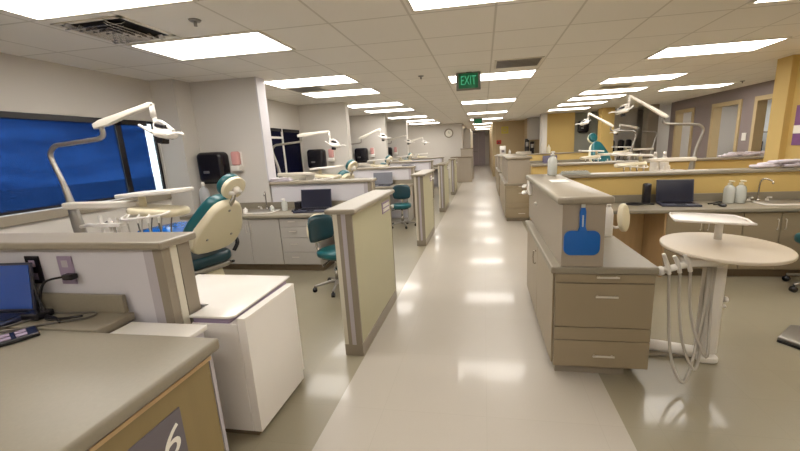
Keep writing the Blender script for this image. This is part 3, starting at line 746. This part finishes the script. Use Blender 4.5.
dental_chair('nearest dental chair with cream back shell and blue plastic covered leg rest', (-2.82, 3.1, 0), R(167), 'blue_film')
dental_chair('second dental chair, seen behind the second half wall', (-2.9, 6.55, 0), R(160))
dental_chair('third dental chair, behind the third half wall', (-3.0, 9.6, 0), R(160))
dental_chair('fourth dental chair, far behind the fourth half wall', (-3.0, 12.5, 0), R(160))
dental_unit('nearest dental unit with long cream lamp arm in front of the large window', (-3.36, 2.5, 0))
dental_unit('second dental unit with level lamp arm by the navy window', (-3.36, 5.72, 0), rise=.03)
dental_unit('third dental unit with raised lamp arm', (-3.36, 8.75, 0), rise=.2)
dental_unit('fourth dental unit with thin pale lamp arm', (-3.36, 11.75, 0))
dental_unit('fifth dental unit with lamp against the far left wall', (-3.36, 15.1, 0))
stool('teal stool in front of the first row drawers, beside the nearest tall partition', (-1.62, 3.62, 0), R(-25)).scale = (.9, .9, .88)
stool('teal stool under the second row worktop, between two tall partitions', (-1.58, 6.8, 0), R(-80)).scale = (.9, .9, .86)
stool('far teal stool in front of the third row worktop', (-1.85, 9.85, 0), R(-60)).scale = (.9, .9, .86)
for i, (x, y, z, r, lab) in enumerate(((-2.85, 4.79, 1.121, 5, 'folded white towels on the second half wall cap beside the full height wall'),)):
    mb = MB()
    for q in range(4): mb.box((-.16+.01*q, -.06, .012*q), (.16-.012*q, .06, .012*q+.011), bev=.004, mx=Matrix.Rotation(R(3*q), 4, 'Z'))
    local_solo('folded_towels', mb, 'towel', lab, 'towels', (x, y, z), rz=R(r))

# ------------------------------------------------------------------ near desk (left foreground)
t = thing('reception_desk', 'large taupe desk in the left foreground with an olive wood end panel', 'desk', (-1.7, .8, 0))
build('desk_top', MB().box((-3.9, .2, .695), (-1.12, 1.255, .75), bev=.014), 'counter', t)
build('end_panel', MB().box((-1.205, .24, .0), (-1.175, 1.235, .71), bev=.003), 'wood_olive', t)
build('desk_body', B((-3.85, .26, 0), (-1.206, 1.22, .709)), 'wood_dark', t)
build('edge_trim', B((-1.176, .24, .655), (-1.160, 1.235, .67)), 'wood', t)
pl = thing('number_plaque', 'grey plaque with the number 6 on the desk end panel', 'sign', (-1.17, .96, .5))
build('plate', B((-1.175, .70, .30), (-1.168, 1.055, .565), bev=.002), 'sign_grey', pl)
build('numeral', text_mb('6', .17, Matrix.Translation((-1.167, .985, .452)) @ Matrix.Rotation(PI/2, 4, 'Z') @ Matrix.Rotation(PI/2, 4, 'X'), .001, .25), 'paper', pl)
t = thing('worktop', 'lower taupe worktop with backsplash against the nearest half wall', 'counter', (-2.8, 1.35, .7), group='long worktops in the bays')
build('top_slab', MB().box((XL+.003, 1.262, .71), (-1.76, 1.455, .75), bev=.006), 'counter', t)
build('backsplash', B((XL+.003, 1.434, .75), (-1.79, 1.455, .845), bev=.004), 'counter', t)
solo('base_cabinet', B((XL+.01, 1.262, 0), (-1.8, 1.44, .709)), 'cab_taupe', 'plain taupe base under the lower worktop behind the desk', 'cabinet', (-3, 1.35, 0))
t = thing('white_side_panel', 'white panel with a flat top between the desk and the nearest half wall', 'panel', (-1.4, 1.34, 0))
build('panel_body', B((-1.74, 1.262, 0), (-1.33, 1.40, .69), bev=.004), 'wall_white', t); build('panel_top', B((-1.745, 1.258, .69), (-1.32, 1.42, .715), bev=.005), 'white', t)
solo('corner_post', B((-1.20, 1.240, 0), (-1.175, 1.257, .7)), 'edge_lav', 'thin pale lavender post beside the desk end panel', 'trim', (-1.2, 1.25, 0))
laptop('near laptop with blue screen on the worktop at the left edge', (-2.52, 1.27, .751), R(6), 98, lid='screen_blue', size=(.52, .2), body='navy')
# outlets and cables on the near half wall
def outlet(x, z, lab, plug=True):
    t = thing('wall_outlet', lab, 'outlet', (x, 1.47, z), group='outlet plates on the nearest half wall')
    p = build('cover_plate', B((x-.045, 1.462, z-.075), (x+.045, 1.4695, z+.075), bev=.003), 'lavender' if plug else 'black', t)
    for q in (-.035, .035): build('socket', B((x-.018, 1.459, z+q-.018), (x+.018, 1.462, z+q+.018), bev=.001), 'lavender' if not plug else 'edge_lav', p)
outlet(-2.125, .965, 'lavender outlet plate with a black plug in the nearest half wall')
outlet(-2.33, .965, 'dark outlet plate nearest the blue screened laptop', False)
c = thing('power_plug', 'black plug and cord in the lavender outlet', 'plug', (-2.08, 1.45, .95))
build('plug_body', B((-2.11, 1.42, .925), (-2.05, 1.459, .955), bev=.008), 'black', c)
build('cord', MB().tube([(-2.11, 1.435, .94), (-2.2, 1.41, .92), (-2.24, 1.40, .84), (-2.22, 1.38, .765), (-2.1, 1.34, .757), (-1.98, 1.38, .757)], .006, n=6), 'black', c)
for i, (pts, m, lab) in enumerate((
    ([(-2.3, 1.41, .757), (-2.1, 1.40, .757), (-1.95, 1.42, .757), (-1.93, 1.36, .757), (-2.05, 1.30, .757), (-2.2, 1.2, .757)], 'hose_dark', 'thin dark cable looping across the worktop below the outlets'),
    ([(-2.27, 1.41, .95), (-2.24, 1.39, .86), (-2.2, 1.38, .77), (-2.12, 1.33, .757), (-2.02, 1.36, .758)], 'black_matte', 'black cable hanging from the dark outlet'),
    ([(-2.2, 1.34, .757), (-2.26, 1.2, .757), (-2.2, 1.06, .757), (-2.1, 1.1, .757)], 'hose_dark', 'grey cable running along the desk past the laptop'))):
    solo('cable', MB().tube(pts, .005, n=6), m, lab, 'cable', pts[0], 'loose cables on the near worktop')
kb = thing('keypad', 'black keypad with pale keys at the left edge of the desk', 'keypad', (-2.08, 1.12, .75), R(62), world=False)
build('keypad_body', B((-.12, -.06, .001), (.12, .06, .02), bev=.005), 'black', kb)
mb = MB()
for i in range(4):
    for j in range(2): mb.box((-.1+.05*i, -.045+.05*j, .02), (-.065+.05*i, -.01+.05*j, .024), bev=.002)
build('keys', mb, 'lavender', kb)
pb = thing('power_brick', 'black power brick with cord by the laptop on the near worktop', 'power brick', (-2.2, 1.36, .75))
build('brick_body', B((-2.27, 1.32, .7505), (-2.17, 1.40, .785), bev=.008), 'black', pb)
build('cord', MB().tube([(-2.17, 1.36, .765), (-2.1, 1.35, .757), (-2.02, 1.31, .757)], .006, n=6), 'black', pb)

# white cabinet with lid
t = thing('mobile_cabinet', 'white cabinet with a thin white lid beside the nearest half wall end', 'cabinet', (-1.45, 1.85, 0))
cx0, cx1, cy0, cy1 = -1.515, -1.2, 1.525, 2.0
build('cabinet_body', MB().box((cx0, cy0, .03), (cx1-.05, 2.10, .66), bev=.004).box((-1.98, 1.665, .03), (cx0, 2.10, .66)), 'white', t)
build('door', B((cx1-.049, cy0, .03), (cx1, cy1, .695), bev=.004), 'white_gloss', t)
build('base_rail', B((cx0+.01, cy0+.01, 0), (cx1-.03, 1.98, .03)), 'kick', t)
build('lid', MB().prism([(cx0, cy0-.005), (-1.29, cy0-.005), (-1.265, cy0+.02), (-1.285, 2.12), (-1.98, 2.13), (-1.98, 1.665), (cx0, 1.665)], .014, Matrix.Translation((0, 0, .69)), bev=.004), 'white_gloss', t)
build('lid_gap', B((cx0+.01, cy0+.01, .66), (-1.30, 2.09, .69)), 'lavender', t)

# ================================================================== RIGHT SIDE
def island(x0, x1, y0, y1, bx1, by1, lab, lab2, near=True, zt=.75, btop=1.18):
    t = thing('drawer_island', lab, 'cabinet', ((x0+x1)/2, (y0+y1)/2, 0), group='taupe drawer islands along the corridor')
    build('carcass', B((x0+.012, y0+.02, .07), (x1-.0, y1, zt-.045)), 'cab_taupe', t)
    build('toe_kick', B((x0+.03, y0+.05, 0), (x1-.12, y1-.02, .07)), 'edge_taupe', t)
    build('counter_top', B((x0-.02, y0-.015, zt-.045), (x1+.012, y1+.02, zt), bev=.01), 'counter', t)
    zs = [(.645, .70, 'drawer'), (.352, .64, 'drawer'), (.262, .347, 'filler_strip'), (.075, .257, 'drawer')]
    for a, b, n in zs:
        dd = build(n, B((x0+.012, y0, a), (x1-.002, y0+.019, b), bev=.002), 'cab_taupe', t)
        if n == 'drawer': build('handle', handle_h((x0+x1)/2+.02, y0, {.645: .685, .352: .56, .075: .16}[a], .13), 'handle_metal', dd)
    nd = max(2, int((y1-y0)/.48)); L = (y1-y0-.04)/nd
    for k in range(nd):
        a = y0+.03+k*L
        dd = build('side_door', B((x0, a, .08), (x0+.011, a+L-.008, zt-.05), bev=.002), 'cab_taupe', t)
        if k == nd-1 and near: build('handle', MB().tube([(x0, a+.06, .62), (x0-.022, a+.06, .62), (x0-.022, a+.06, .52), (x0, a+.06, .52)], .005, n=6, sub=2), 'chrome', dd)
    bx0 = x0+.04
    t = thing('raised_divider', lab2, 'divider', ((bx0+bx1)/2, y0+.5, zt), group='raised boxes on the drawer islands')
    build('box_body', B((bx0, y0+.0, zt+.001), (bx1, by1, btop-.045)), 'cab_box', t)
    build('top_cap', MB().box((bx0-.035, y0-.03, btop-.045), (bx1+.04, by1+.03, btop), bev=.014), 'cap', t)
island(.42, 1.0, 2.22, 3.62, .70, 3.85, 'nearest taupe island with three front drawers beside the corridor', 'nearest raised box with the blue hand mirror on its end')
island(.41, .99, 7.15, 9.7, .86, 9.4, 'second taupe drawer island along the right of the corridor', 'raised box on the second drawer island', btop=1.25)
island(.41, .95, 10.3, 12.6, .8, 12.3, 'farthest taupe drawer island by the far counter', 'raised box on the farthest drawer island', near=False)
# small white knobs at near island's far end
wb = thing('intercom_box', 'white curled bracket at the far end of the nearest raised box', 'bracket', (.44, 3.7, 1.1))
build('bracket_plate', B((.43, 3.62, 1.0), (.459, 3.8, 1.13), bev=.006), 'white', wb)
mb = MB()
for z in (1.03, 1.09): mb.tube([(.43, 3.7, z), (.385, 3.67, z), (.375, 3.62, z-.01), (.40, 3.59, z)], .012, n=8)
build('hooks', mb, 'white_gloss', wb)
solo('door_knob', MB().ball((.452, 3.3, .97), .014).cyl((.46, 3.3, .97), (.45, 3.3, .97), .008), 'white', 'small white knob on the corridor side of the nearest raised box', 'knob', (.455, 3.3, .97))
# blue hand mirror hanging on the box end
t = thing('hand_mirror', 'blue hand mirror hanging on the end of the nearest raised box', 'hand mirror', (.575, 2.2, 1.0))
fm = frame((.572, 2.219, .9), (1, 0, 0), (0, -1, 0))
build('mirror_head', MB().prism(rrect(.205, .15, .04, cy=0), .014, fm, bev=.004), 'blue', t)
hp = [(-.028, .07), (.028, .07), (.017, .1), (.018, .19), (.012, .215), (-.012, .215), (-.018, .19), (-.017, .1)]
hh = build('mirror_handle', MB().prism(hp, .014, fm, bev=.004), 'blue', t)
build('handle_print', MB().box((-.004, .10, .0141), (.004, .17, .0146), mx=fm), 'clear', hh)
build('hook', MB().prism(rrect(.024, .05, .01, cy=.235), .012, fm, bev=.003), 'clear', t)

# things on top of the raised box
solo('paper_note', B((.54, 3.02, 1.181), (.68, 3.22, 1.184)), 'paper', 'white paper note lying on the nearest raised box', 'paper', (.65, 3.3, 1.18))
bottle('spray_bottle', 'clear pump bottle standing at the far end of the nearest raised box', 'bottle', (.66, 3.72, 1.181), .22, .045, 'clear', True)
mb = MB()
for q in range(4): mb.box((-.15+.01*q, -.07, .012*q), (.15-.01*q, .07, .012*q+.011), bev=.004, mx=Matrix.Rotation(R(2*q), 4, 'Z'))
# on the island counter
bottle('pump_bottle', 'white pump bottle on the counter behind the nearest raised box', 'bottle', (.96, 2.98, .751), .28, .036, 'white', True)
# cream pad on a bracket
t = thing('arm_pad', 'cream oval pad on a white bracket behind the nearest drawer island', 'arm pad', (1.04, 3.15, .751))
build('clamp', MB().box((.96, 3.1, .751), (1.035, 3.22, .775), bev=.006).tube([(1.0, 3.16, .77), (1.03, 3.17, .80), (1.08, 3.18, .77), (1.13, 3.2, .78)], .012, n=8), 'white', t)
fp = frame((1.15, 3.2, .85), (.85, .5, 0), (.5, -.85, .1))
build('oval_pad', MB().prism([(.055*math.cos(a*PI/14), .12*math.sin(a*PI/14)) for a in range(28)], .05, fp @ Matrix.Translation((0, 0, -.025)), bev=.018, seg=4), 'cream', t)

# half walls on the right (yellow)
half_wall(.92, 5.94, 4.62, 'yellow half wall with a taupe ledge behind the right laptop', m='wall_yellow', endcap=False, h=1.06)
half_wall(.88, 5.79, 7.02, 'second yellow half wall with a taupe ledge, behind the first', m='wall_yellow', endcap=False, h=1.06)
half_wall(1.0, 4.6, 14.0, 'farthest yellow half wall with a pale ledge', m='wall_yellow', endcap=False, h=1.06)

# right counter
base_cab(1.9, 2.62, 4.1, 4.615, 'door2', 'taupe double door base cabinet nearest the tan kneehole panel on the right', m='cab_taupe', group='base cabinets on the right')
base_cab(2.622, 3.3, 4.1, 4.615, 'door2', 'taupe double door base cabinet below the right sink', m='cab_taupe', group='base cabinets on the right')
base_cab(3.302, 4.0, 4.1, 4.615, 'door2', 'taupe double door base cabinet at the right edge of the picture', m='cab_taupe', group='base cabinets on the right')
solo('cabinet_side', B((1.88, 4.1, 0), (1.899, 4.6, .709)), 'wood_dark', 'brown wooden side panel of the right base cabinets', 'panel', (1.89, 4.35, 0))
solo('kneehole_panel', B((1.3, 4.595, 0), (1.879, 4.614, .709)), 'wood', 'tan wooden back panel of the kneehole under the right worktop', 'panel', (1.6, 4.6, 0))
worktop(1.3, 4.6, 4.1, 4.615, 'long taupe worktop with the dark laptop on the right side', m='counter')
sink('white rimmed sink in the right worktop', (3.1, 4.34, .75), .42, .26)
faucet('chrome gooseneck faucet on the right worktop', (3.0, 4.52, .75))
laptop('dark laptop on the right worktop', (2.12, 4.36, .751), R(-8), 100)
bottle('pump_bottle', 'clear pump bottle with pale pump, left of the pair by the right laptop', 'bottle', (2.66, 4.44, .75), .24, .052, 'clear', True, cap='cream')
bottle('pump_bottle', 'clear pump bottle with pale pump, right of the pair by the right laptop', 'bottle', (2.77, 4.44, .75), .24, .052, 'clear', True, cap='cream')
bottle('pump_bottle', 'brown labelled bottle at the right end of the right worktop', 'bottle', (3.44, 4.45, .75), .2, .04, 'wood_dark', False)
local_solo('computer_mouse', MB().ball((0, 0, .014), .035, (.9, 1.5, .6)), 'black', 'black mouse right of the dark laptop on the right worktop', 'mouse', (2.48, 4.22, .7505))
t = thing('phone_dock', 'black gadget and tangled cords left of the right laptop', 'dock', (1.83, 4.45, .75))
build('dock_body', B((1.79, 4.42, .751), (1.87, 4.5, .99), bev=.02), 'black', t)
build('cord', MB().tube([(1.8, 4.42, .76), (1.7, 4.38, .757), (1.62, 4.45, .757), (1.7, 4.5, .757), (1.82, 4.4, .765), (1.9, 4.42, .757)], .01, n=6), 'black_matte', t)
mb = MB().tube([(2.42, 4.36, .758), (2.5, 4.4, .758), (2.56, 4.38, .775), (2.5, 4.33, .758), (2.44, 4.3, .758)], .007, n=6)
solo('cable', mb, 'black_matte', 'black cable coil between the right laptop and the pump bottles', 'cable', (2.48, 4.36, .75))
for q, (x, y, lab) in enumerate(((3.48, 4.7, 'heap of folded pale cloths on the first yellow half wall at the right edge'), (4.5, 7.1, 'heap of folded pale cloths on the second yellow half wall'))):
    mb = MB(); random.seed(q+3)
    for k in range(9):
        xx = -.35+.085*k; mb.prism(rrect(.26, .15, .05), .03, Matrix.Translation((xx, random.uniform(-.02, .02), .002+.022*(k % 3))) @ Matrix.Rotation(R(random.uniform(-14, 14)), 4, 'Z') @ Matrix.Rotation(R(random.uniform(-4, 4)), 4, 'Y'), bev=.012)
    local_solo('folded_cloths', mb, 'towel', lab, 'cloths', (x, y, 1.108))
solo('paper_note', B((2.36, 4.66, 1.101), (2.55, 4.72, 1.106)), 'paper', 'narrow white card on the first yellow half wall ledge', 'paper', (2.45, 4.69, 1.1))
mb = MB()
for q in range(3): mb.box((-.17+.01*q, -.05, .013*q), (.17-.015*q, .05, .013*q+.012), bev=.004)
local_solo('paper_stack', mb, 'clear', 'stack of pale trays on the left end of the first yellow ledge', 'trays', (1.1, 4.69, 1.101))

# mobile cart on right with oval table
t = thing('mobile_dental_cart', 'white mobile cart with an oval table and hanging hoses, right of the drawer island', 'dental cart', (1.48, 2.48, 0))
build('column', MB().prism(rrect(.125, .1, .045), .70, Matrix.Translation((1.47, 2.5, .06)), bev=.01), 'white', t)
build('floor_foot', MB().tube([(1.09, 2.60, .045), (1.25, 2.56, .045), (1.45, 2.5, .045)], .04, n=12).prism(rrect(.13, .11, .04), .04, Matrix.Translation((1.47, 2.49, .002)), bev=.01), 'white', t)
build('foot_rail', MB().box((1.05, 2.5, .0), (1.52, 2.62, .02), bev=.006), 'edge_taupe', t)
tab = MB(); m4 = Matrix.Translation((1.485, 2.48, .79)) @ Matrix.Rotation(R(-12), 4, 'Z')
tab.prism([(.335*math.cos(a*PI/24), .36*math.sin(a*PI/24)) for a in range(48)], .022, m4, bev=.008)
build('oval_table', tab, 'table', t)
build('table_bracket', MB().prism([(-.16, -.05), (.05, -.06), (.1, 0), (.05, .06), (-.16, .05)], .05, Matrix.Translation((1.44, 2.45, .737)), bev=.015), 'white', t)
tr = build('upper_tray', MB().prism([(-.19, -.13), (.17, -.14), (.2, -.11), (.16, .13), (-.15, .14), (-.2, .1)], .012, Matrix.Translation((1.44, 2.58, .955)) @ Matrix.Rotation(R(-20), 4, 'Z'), bev=.004), 'white_gloss', t)
build('tray_stem', MB().cyl((1.5, 2.56, .83), (1.5, 2.56, .958), .022), 'white', t)
m5 = Matrix.Translation((1.44, 2.58, .962)) @ Matrix.Rotation(R(-20), 4, 'Z')
mb = MB(); e = [(-.19, -.13, .004), (.17, -.14, .004), (.2, -.11, .004), (.16, .13, .004), (-.15, .14, .004), (-.2, .1, .004), (-.19, -.13, .004)]
mb.tube([m5 @ Vector(p) for p in e], .007, n=6, sub=2)
build('tray_rim', mb, 'white_gloss', tr)
hb = build('instrument_holder', MB().cyl((1.05, 2.27, .712), (1.26, 2.35, .735), .02).prism([(-.02, -.05), (.2, -.04), (.2, .05), (-.02, .06)], .06, Matrix.Translation((1.22, 2.36, .715)), bev=.02).cyl((1.03, 2.262, .71), (1.05, 2.27, .712), .028), 'white_gloss', t)
for k, x in enumerate((1.075, 1.145, 1.215)):
    y = 2.27+.35*(x-1.03)
    build('handpiece', MB().tube([(x+.02, y-.01, .69), (x, y-.02, .75), (x-.03, y-.03, .80+.02*(k == 0))], [.013, .014, .01], n=8), 'white', hb)
    zz = (.055, .13, .2)[k]
    build('hose', MB().tube([(x+.02, y-.01, .70), (x+.02, y-.04, .5), (x+.03, y-.1, zz+.14), (x+.08, y-.15, zz), (x+.15-.02*k, y-.1, zz+.12), (x+.25-.04*k, y+.02, .5), (1.40+.02*k, 2.44, .75)], .009, n=8), 'hose', hb)
build('cable_tube', MB().tube([(1.40, 2.43, .76), (1.39, 2.42, .5), (1.395, 2.42, .1)], .014, n=8), 'hose', t)
build('side_knob', MB().cyl((1.53, 2.47, .45), (1.545, 2.47, .45), .018).cyl((1.53, 2.47, .4), (1.54, 2.47, .4), .012), 'white', t)
# foot control and chair base at right edge
t = thing('foot_control', 'grey floor pedal pad at the right edge of the picture', 'foot pedal', (2.35, 2.75, 0))
build('pad', MB().prism([(2.10, 2.78), (2.32, 2.98), (2.7, 2.9), (2.6, 2.5), (2.35, 2.42)], .04, bev=.012), 'steel', t)
build('rim', MB().prism([(2.09, 2.77), (2.32, 2.99), (2.71, 2.91), (2.61, 2.49), (2.35, 2.41)], .012), 'black', t)
build('cord', MB().tube([(2.6, 2.8, .02), (2.9, 2.95, .01), (3.2, 3.1, .01)], .01, n=6), 'black', t)
t = stool('dark stool base by the right base cabinets, mostly outside the picture', (3.16, 3.78, 0), R(100))

# bays behind the first yellow half wall
dental_unit('right dental unit with tall curved pole in front of the grey wall', (3.02, 6.0, 0), -1, .32)
dental_unit('far right dental unit with lamp before the yellow pillar', (3.25, 9.0, 0), -1, .3)
ch = dental_chair('raised teal dental chair behind the second yellow half wall', (3.2, 10.4, 0), R(-70)); ch.scale = (1.05, 1.05, 1.25)
dental_unit('farthest right dental unit beside the beige wall', (4.9, 11.9, 0), -1)
for k, (x, y, z, lab) in enumerate(((2.88, 6.8, .75, 'white bottle left of the pair behind the first yellow half wall'), (3.03, 6.8, .75, 'white bottle right of the pair behind the first yellow half wall'))):
    bottle('squeeze_bottle', lab, 'bottle', (x, y, z+.001), .5, .07, 'white')
base_cab(1.5, 2.3, 6.48, 7.01, 'door2', 'taupe base cabinet under the worktop of the second right row', m='cab_taupe', group='base cabinets on the right')
base_cab(2.302, 3.2, 6.48, 7.01, 'door2', 'taupe sink base cabinet of the second right row', m='cab_taupe', group='base cabinets on the right')
worktop(1.0, 4.2, 6.48, 7.015, 'taupe worktop of the second right row')
base_cab(1.5, 2.3, 13.46, 13.99, 'door2', 'taupe base cabinet of the far right row', m='cab_taupe', group='base cabinets on the right')
worktop(1.0, 4.2, 13.46, 13.995, 'taupe worktop of the far right row')
laptop('purple grey laptop on the far right worktop', (2.35, 13.7, .751), R(-5), 100, lid='purple_lid', size=(.5, .3), body='purple_lid')
bottle('pump_bottle', 'small pale bottle on the farthest yellow half wall', 'bottle', (2.35, 14.05, 1.1), .3, .06, 'cream')

# far end fittings
t = thing('wall_clock', 'round wall clock on the far left wall', 'clock', (-1.58, YB-.01, 2.1))
build('clock_rim', MB().lathe([(.16, 0), (.21, 0), (.21, .035), (.19, .04), (.16, .03), (.16, 0)], mx=frame((-1.58, YB-.001, 2.1), (1, 0, 0), (0, -1, 0)), n=32, caps=False), 'edge_taupe', t)
cf = build('clock_face', MB().lathe([(0, .02), (.18, .02)], mx=frame((-1.58, YB-.001, 2.1), (1, 0, 0), (0, -1, 0)), n=32, caps=False), 'paper', t)
build('clock_hands', MB().box((-1.586, YB-.03, 2.1), (-1.574, YB-.024, 2.19)).box((-1.58, YB-.03, 2.094), (-1.52, YB-.024, 2.106)), 'black', cf)
t = thing('storage_cabinet', 'low taupe cabinet at the far left of the corridor', 'cabinet', (-.8, 15.6, 0))
build('carcass', B((-1.35, 15.32, 0), (-.49, 16.0, 1.02), bev=.005), 'cab_box', t); build('top', B((-1.37, 15.3, 1.02), (-.47, 16.02, 1.05)), 'kick', t)
for a, b in ((-1.34, -.93), (-.91, -.5)): build('door', B((a, 15.31, .1), (b, 15.32, 1.0)), 'cab_box', t)
t = thing('storage_cabinet', 'taller taupe cabinet behind the low one at the corridor', 'cabinet', (-.75, 17.0, 0))
build('carcass', B((-1.0, 16.5, 0), (-.47, 17.2, 1.35), bev=.005), 'cab_box', t); build('top', B((-1.02, 16.48, 1.35), (-.45, 17.22, 1.38)), 'kick', t)
t = thing('tall_display_case', 'tall beige framed case along the left of the far corridor', 'display case', (-.75, 19, 0))
build('case_body', B((-.94, 18.0, 0), (-.62, 22.0, 2.3), bev=.01), 'wall', t)
for q in range(3): build('glazed_door', B((-.62, 18.2+q*1.25, .9), (-.60, 19.3+q*1.25, 2.2), bev=.005), 'edge_cream', t)
t = thing('square_sign', 'yellow square sign on the far tan wall', 'sign', (.95, 17.58, 2.1)); build('sign_plate', B((.82, 17.57, 1.96), (1.14, 17.598, 2.28), bev=.005), 'yellow_sign', t); build('sign_ring', MB().lathe([(.07, 0), (.1, 0), (.1, .006), (.07, .006), (.07, 0)], caps=False, mx=frame((.98, 17.57, 2.12), (1, 0, 0), (0, -1, 0))), 'wall_tan', t)
t = thing('fire_alarm', 'red fire alarm pull on the wall at the corridor corner', 'fire alarm', (.5, 17.59, 1.6)); build('alarm_body', B((.6, 17.55, 1.5), (.82, 17.5995, 1.68), bev=.01), 'red', t); build('pull_handle', B((.66, 17.54, 1.56), (.76, 17.55, 1.6)), 'black', t)
# far counter under tan wall
t = thing('service_counter', 'far taupe service counter in front of the tan wall', 'counter', (1.5, 16, 0))
build('counter_body', B((.5, 15.6, 0), (2.1, 16.2, 1.0)), 'cab_box', t); build('counter_top', B((.46, 15.56, 1.0), (2.14, 16.25, 1.04), bev=.006), 'counter_light', t)
t = thing('soap_dispenser', 'white dispenser standing at the left of the far service counter', 'dispenser', (.8, 15.8, 1.04)); build('body', B((.68, 15.75, 1.04), (.92, 15.95, 1.42), bev=.02), 'white', t); build('window_slot', B((.74, 15.745, 1.15), (.86, 15.75, 1.25)), 'sign_grey', t)
bottle('squeeze_bottle', 'small white bottle right of the far white dispenser', 'bottle', (1.08, 15.85, 1.04), .22, .05, 'white')
t = thing('printer', 'white printer tray with paper on the far service counter', 'printer', (1.7, 15.9, 1.04)); build('body', B((1.35, 15.75, 1.04), (1.95, 16.1, 1.14), bev=.01), 'paper', t); build('paper_tray', B((1.4, 15.7, 1.14), (1.9, 15.9, 1.16)), 'white', t)
for x, lab, h in ((1.82, 'tall black equipment tower at the far service counter', .62), (2.03, 'second black equipment tower beside the wall cabinet', .5)):
    t = thing('equipment_tower', lab, 'equipment', (x, 16.12, 1.04)); build('tower_body', B((x-.09, 16.12, 1.04), (x+.08, 16.24, 1.04+h), bev=.02), 'black', t); build('front_panel', B((x-.06, 16.112, 1.04+h*.5), (x+.05, 16.12, 1.04+h*.8)), 'steel', t)
t = thing('wall_cabinet', 'grey wall cabinets above the far service counter', 'cabinet', (2.1, 16.4, 1.6))
build('carcass', B((1.85, 16.0, 1.62), (2.7, 16.5, 2.5)), 'cab_grey', t)
for q in range(2): build('door', B((1.86+.42*q, 15.985, 1.63), (2.26+.42*q, 16.0, 2.49)), 'cab_grey', t)
struct('trim_6', B((1.85, 16.5, 0), (2.7, 17.6, CEIL)), 'wall_tan')
# windows / dark fixtures on the rear beige wall and a black speaker on pillar
for k, (x, lab) in enumerate(((4.45, 'black chair back against the rear beige wall, left'), (4.75, 'black chair back against the rear beige wall, middle'), (5.0, 'black chair back against the rear beige wall, right'))):
    t = thing('office_chair', lab, 'chair', (x, 13.9, 0), group='black chairs against the rear wall')
    build('backrest', MB().prism(rrect(.2, .42, .07), .06, frame((x, 13.95, 1.25), (1, 0, 0), (0, -1, 0)), bev=.02), 'black', t)
    build('seat', B((x-.11, 13.6, .48), (x+.11, 14.0, .55), bev=.02), 'black', t)
    build('back_post', B((x-.02, 13.96, .5), (x+.02, 13.99, 1.2)), 'black', t); build('column', MB().cyl((x, 13.8, 0), (x, 13.8, .5), .03), 'steel', t)
towel_disp('black towel dispenser on the sage wall left of the yellow pillar', (3.7, 14.899, 2.0))
# thermostat and wall pieces
solo('light_switch', B((XR-.015, 9.36, 1.33), (XR-.001, 9.5, 1.5), bev=.004), 'white', 'white switch plate on the grey wall between two doorways', 'switch', (XR, 9.4, 1.4))
t = thing('wall_poster', 'purple and white poster on the yellow wall at the right edge', 'poster', (4.3, 5.85, 1.6))
build('poster_sheet', B((4.286, 5.7, 1.30), (4.298, 5.98, 1.84)), 'purple', t); build('white_band', B((4.284, 5.7, 1.46), (4.286, 5.98, 1.57)), 'paper', t)

# ------------------------------------------------------------------ world outside
wd = bpy.data.worlds.new('sky'); SC.world = wd; wd.use_nodes = True
N = wd.node_tree.nodes; L = wd.node_tree.links; bg = N['Background']
tc = N.new('ShaderNodeTexCoord'); mp = N.new('ShaderNodeMapping'); mp.inputs['Scale'].default_value = (1, 1, 4)
nz = N.new('ShaderNodeTexNoise'); nz.inputs['Scale'].default_value = 3.5; nz.inputs['Detail'].default_value = 5; nz.inputs['Roughness'].default_value = .6
cr = N.new('ShaderNodeValToRGB'); cr.color_ramp.elements[0].position = .40; cr.color_ramp.elements[0].color = (.16, .2, .26, 1)
cr.color_ramp.elements[1].position = .66; cr.color_ramp.elements[1].color = (1.0, 1.0, .98, 1)
L.new(tc.outputs['Generated'], mp.inputs[0]); L.new(mp.outputs[0], nz.inputs[0]); L.new(nz.outputs[0], cr.inputs[0]); L.new(cr.outputs[0], bg.inputs[0])
bg.inputs[1].default_value = 4.2
# ground outside the windows, made pale to brighten the view through the shades
gm = mat('pale_pavement', (205, 205, 202), .9, var=.25, scale=.6)
struct('ground_outside', B((-40, -20, -.6), (-4.6, 40, -.5)), gm)

# ------------------------------------------------------------------ camera
cam = bpy.data.cameras.new('camera'); co = bpy.data.objects.new('camera', cam); COL.objects.link(co)
yaw, pitch, roll = R(9.5198), R(11.6967), R(-2.6332)
cy, sy, cp, sp, crr, srr = math.cos(yaw), math.sin(yaw), math.cos(pitch), math.sin(pitch), math.cos(roll), math.sin(roll)
Rz = Matrix(((cy, sy, 0), (-sy, cy, 0), (0, 0, 1))); Bm = Matrix(((1, 0, 0), (0, 0, -1), (0, 1, 0)))
P = Matrix(((1, 0, 0), (0, cp, -sp), (0, sp, cp))); Q = Matrix(((crr, -srr, 0), (srr, crr, 0), (0, 0, 1)))
Mx = Q @ P @ Bm @ Rz
m4 = Matrix.Identity(4)
for i in range(3):
    m4[i][0] = Mx[0][i]; m4[i][1] = -Mx[1][i]; m4[i][2] = -Mx[2][i]
m4.translation = (0, 0, 1.5)
co.matrix_world = m4
cam.sensor_width = 36; cam.lens = 362.5/800*36; cam.shift_x = -24.9/800; cam.shift_y = -2.86/800; cam.clip_start = .05
SC.camera = co
for o in bpy.data.objects:
    if '_w' in o: del o['_w']
SC.cycles.diffuse_bounces = 8; SC.cycles.max_bounces = 14
vs = SC.view_settings
vs.view_transform = 'Standard'; vs.look = 'None'; vs.gamma = 1; vs.exposure = 0.5; vs.use_curve_mapping = False
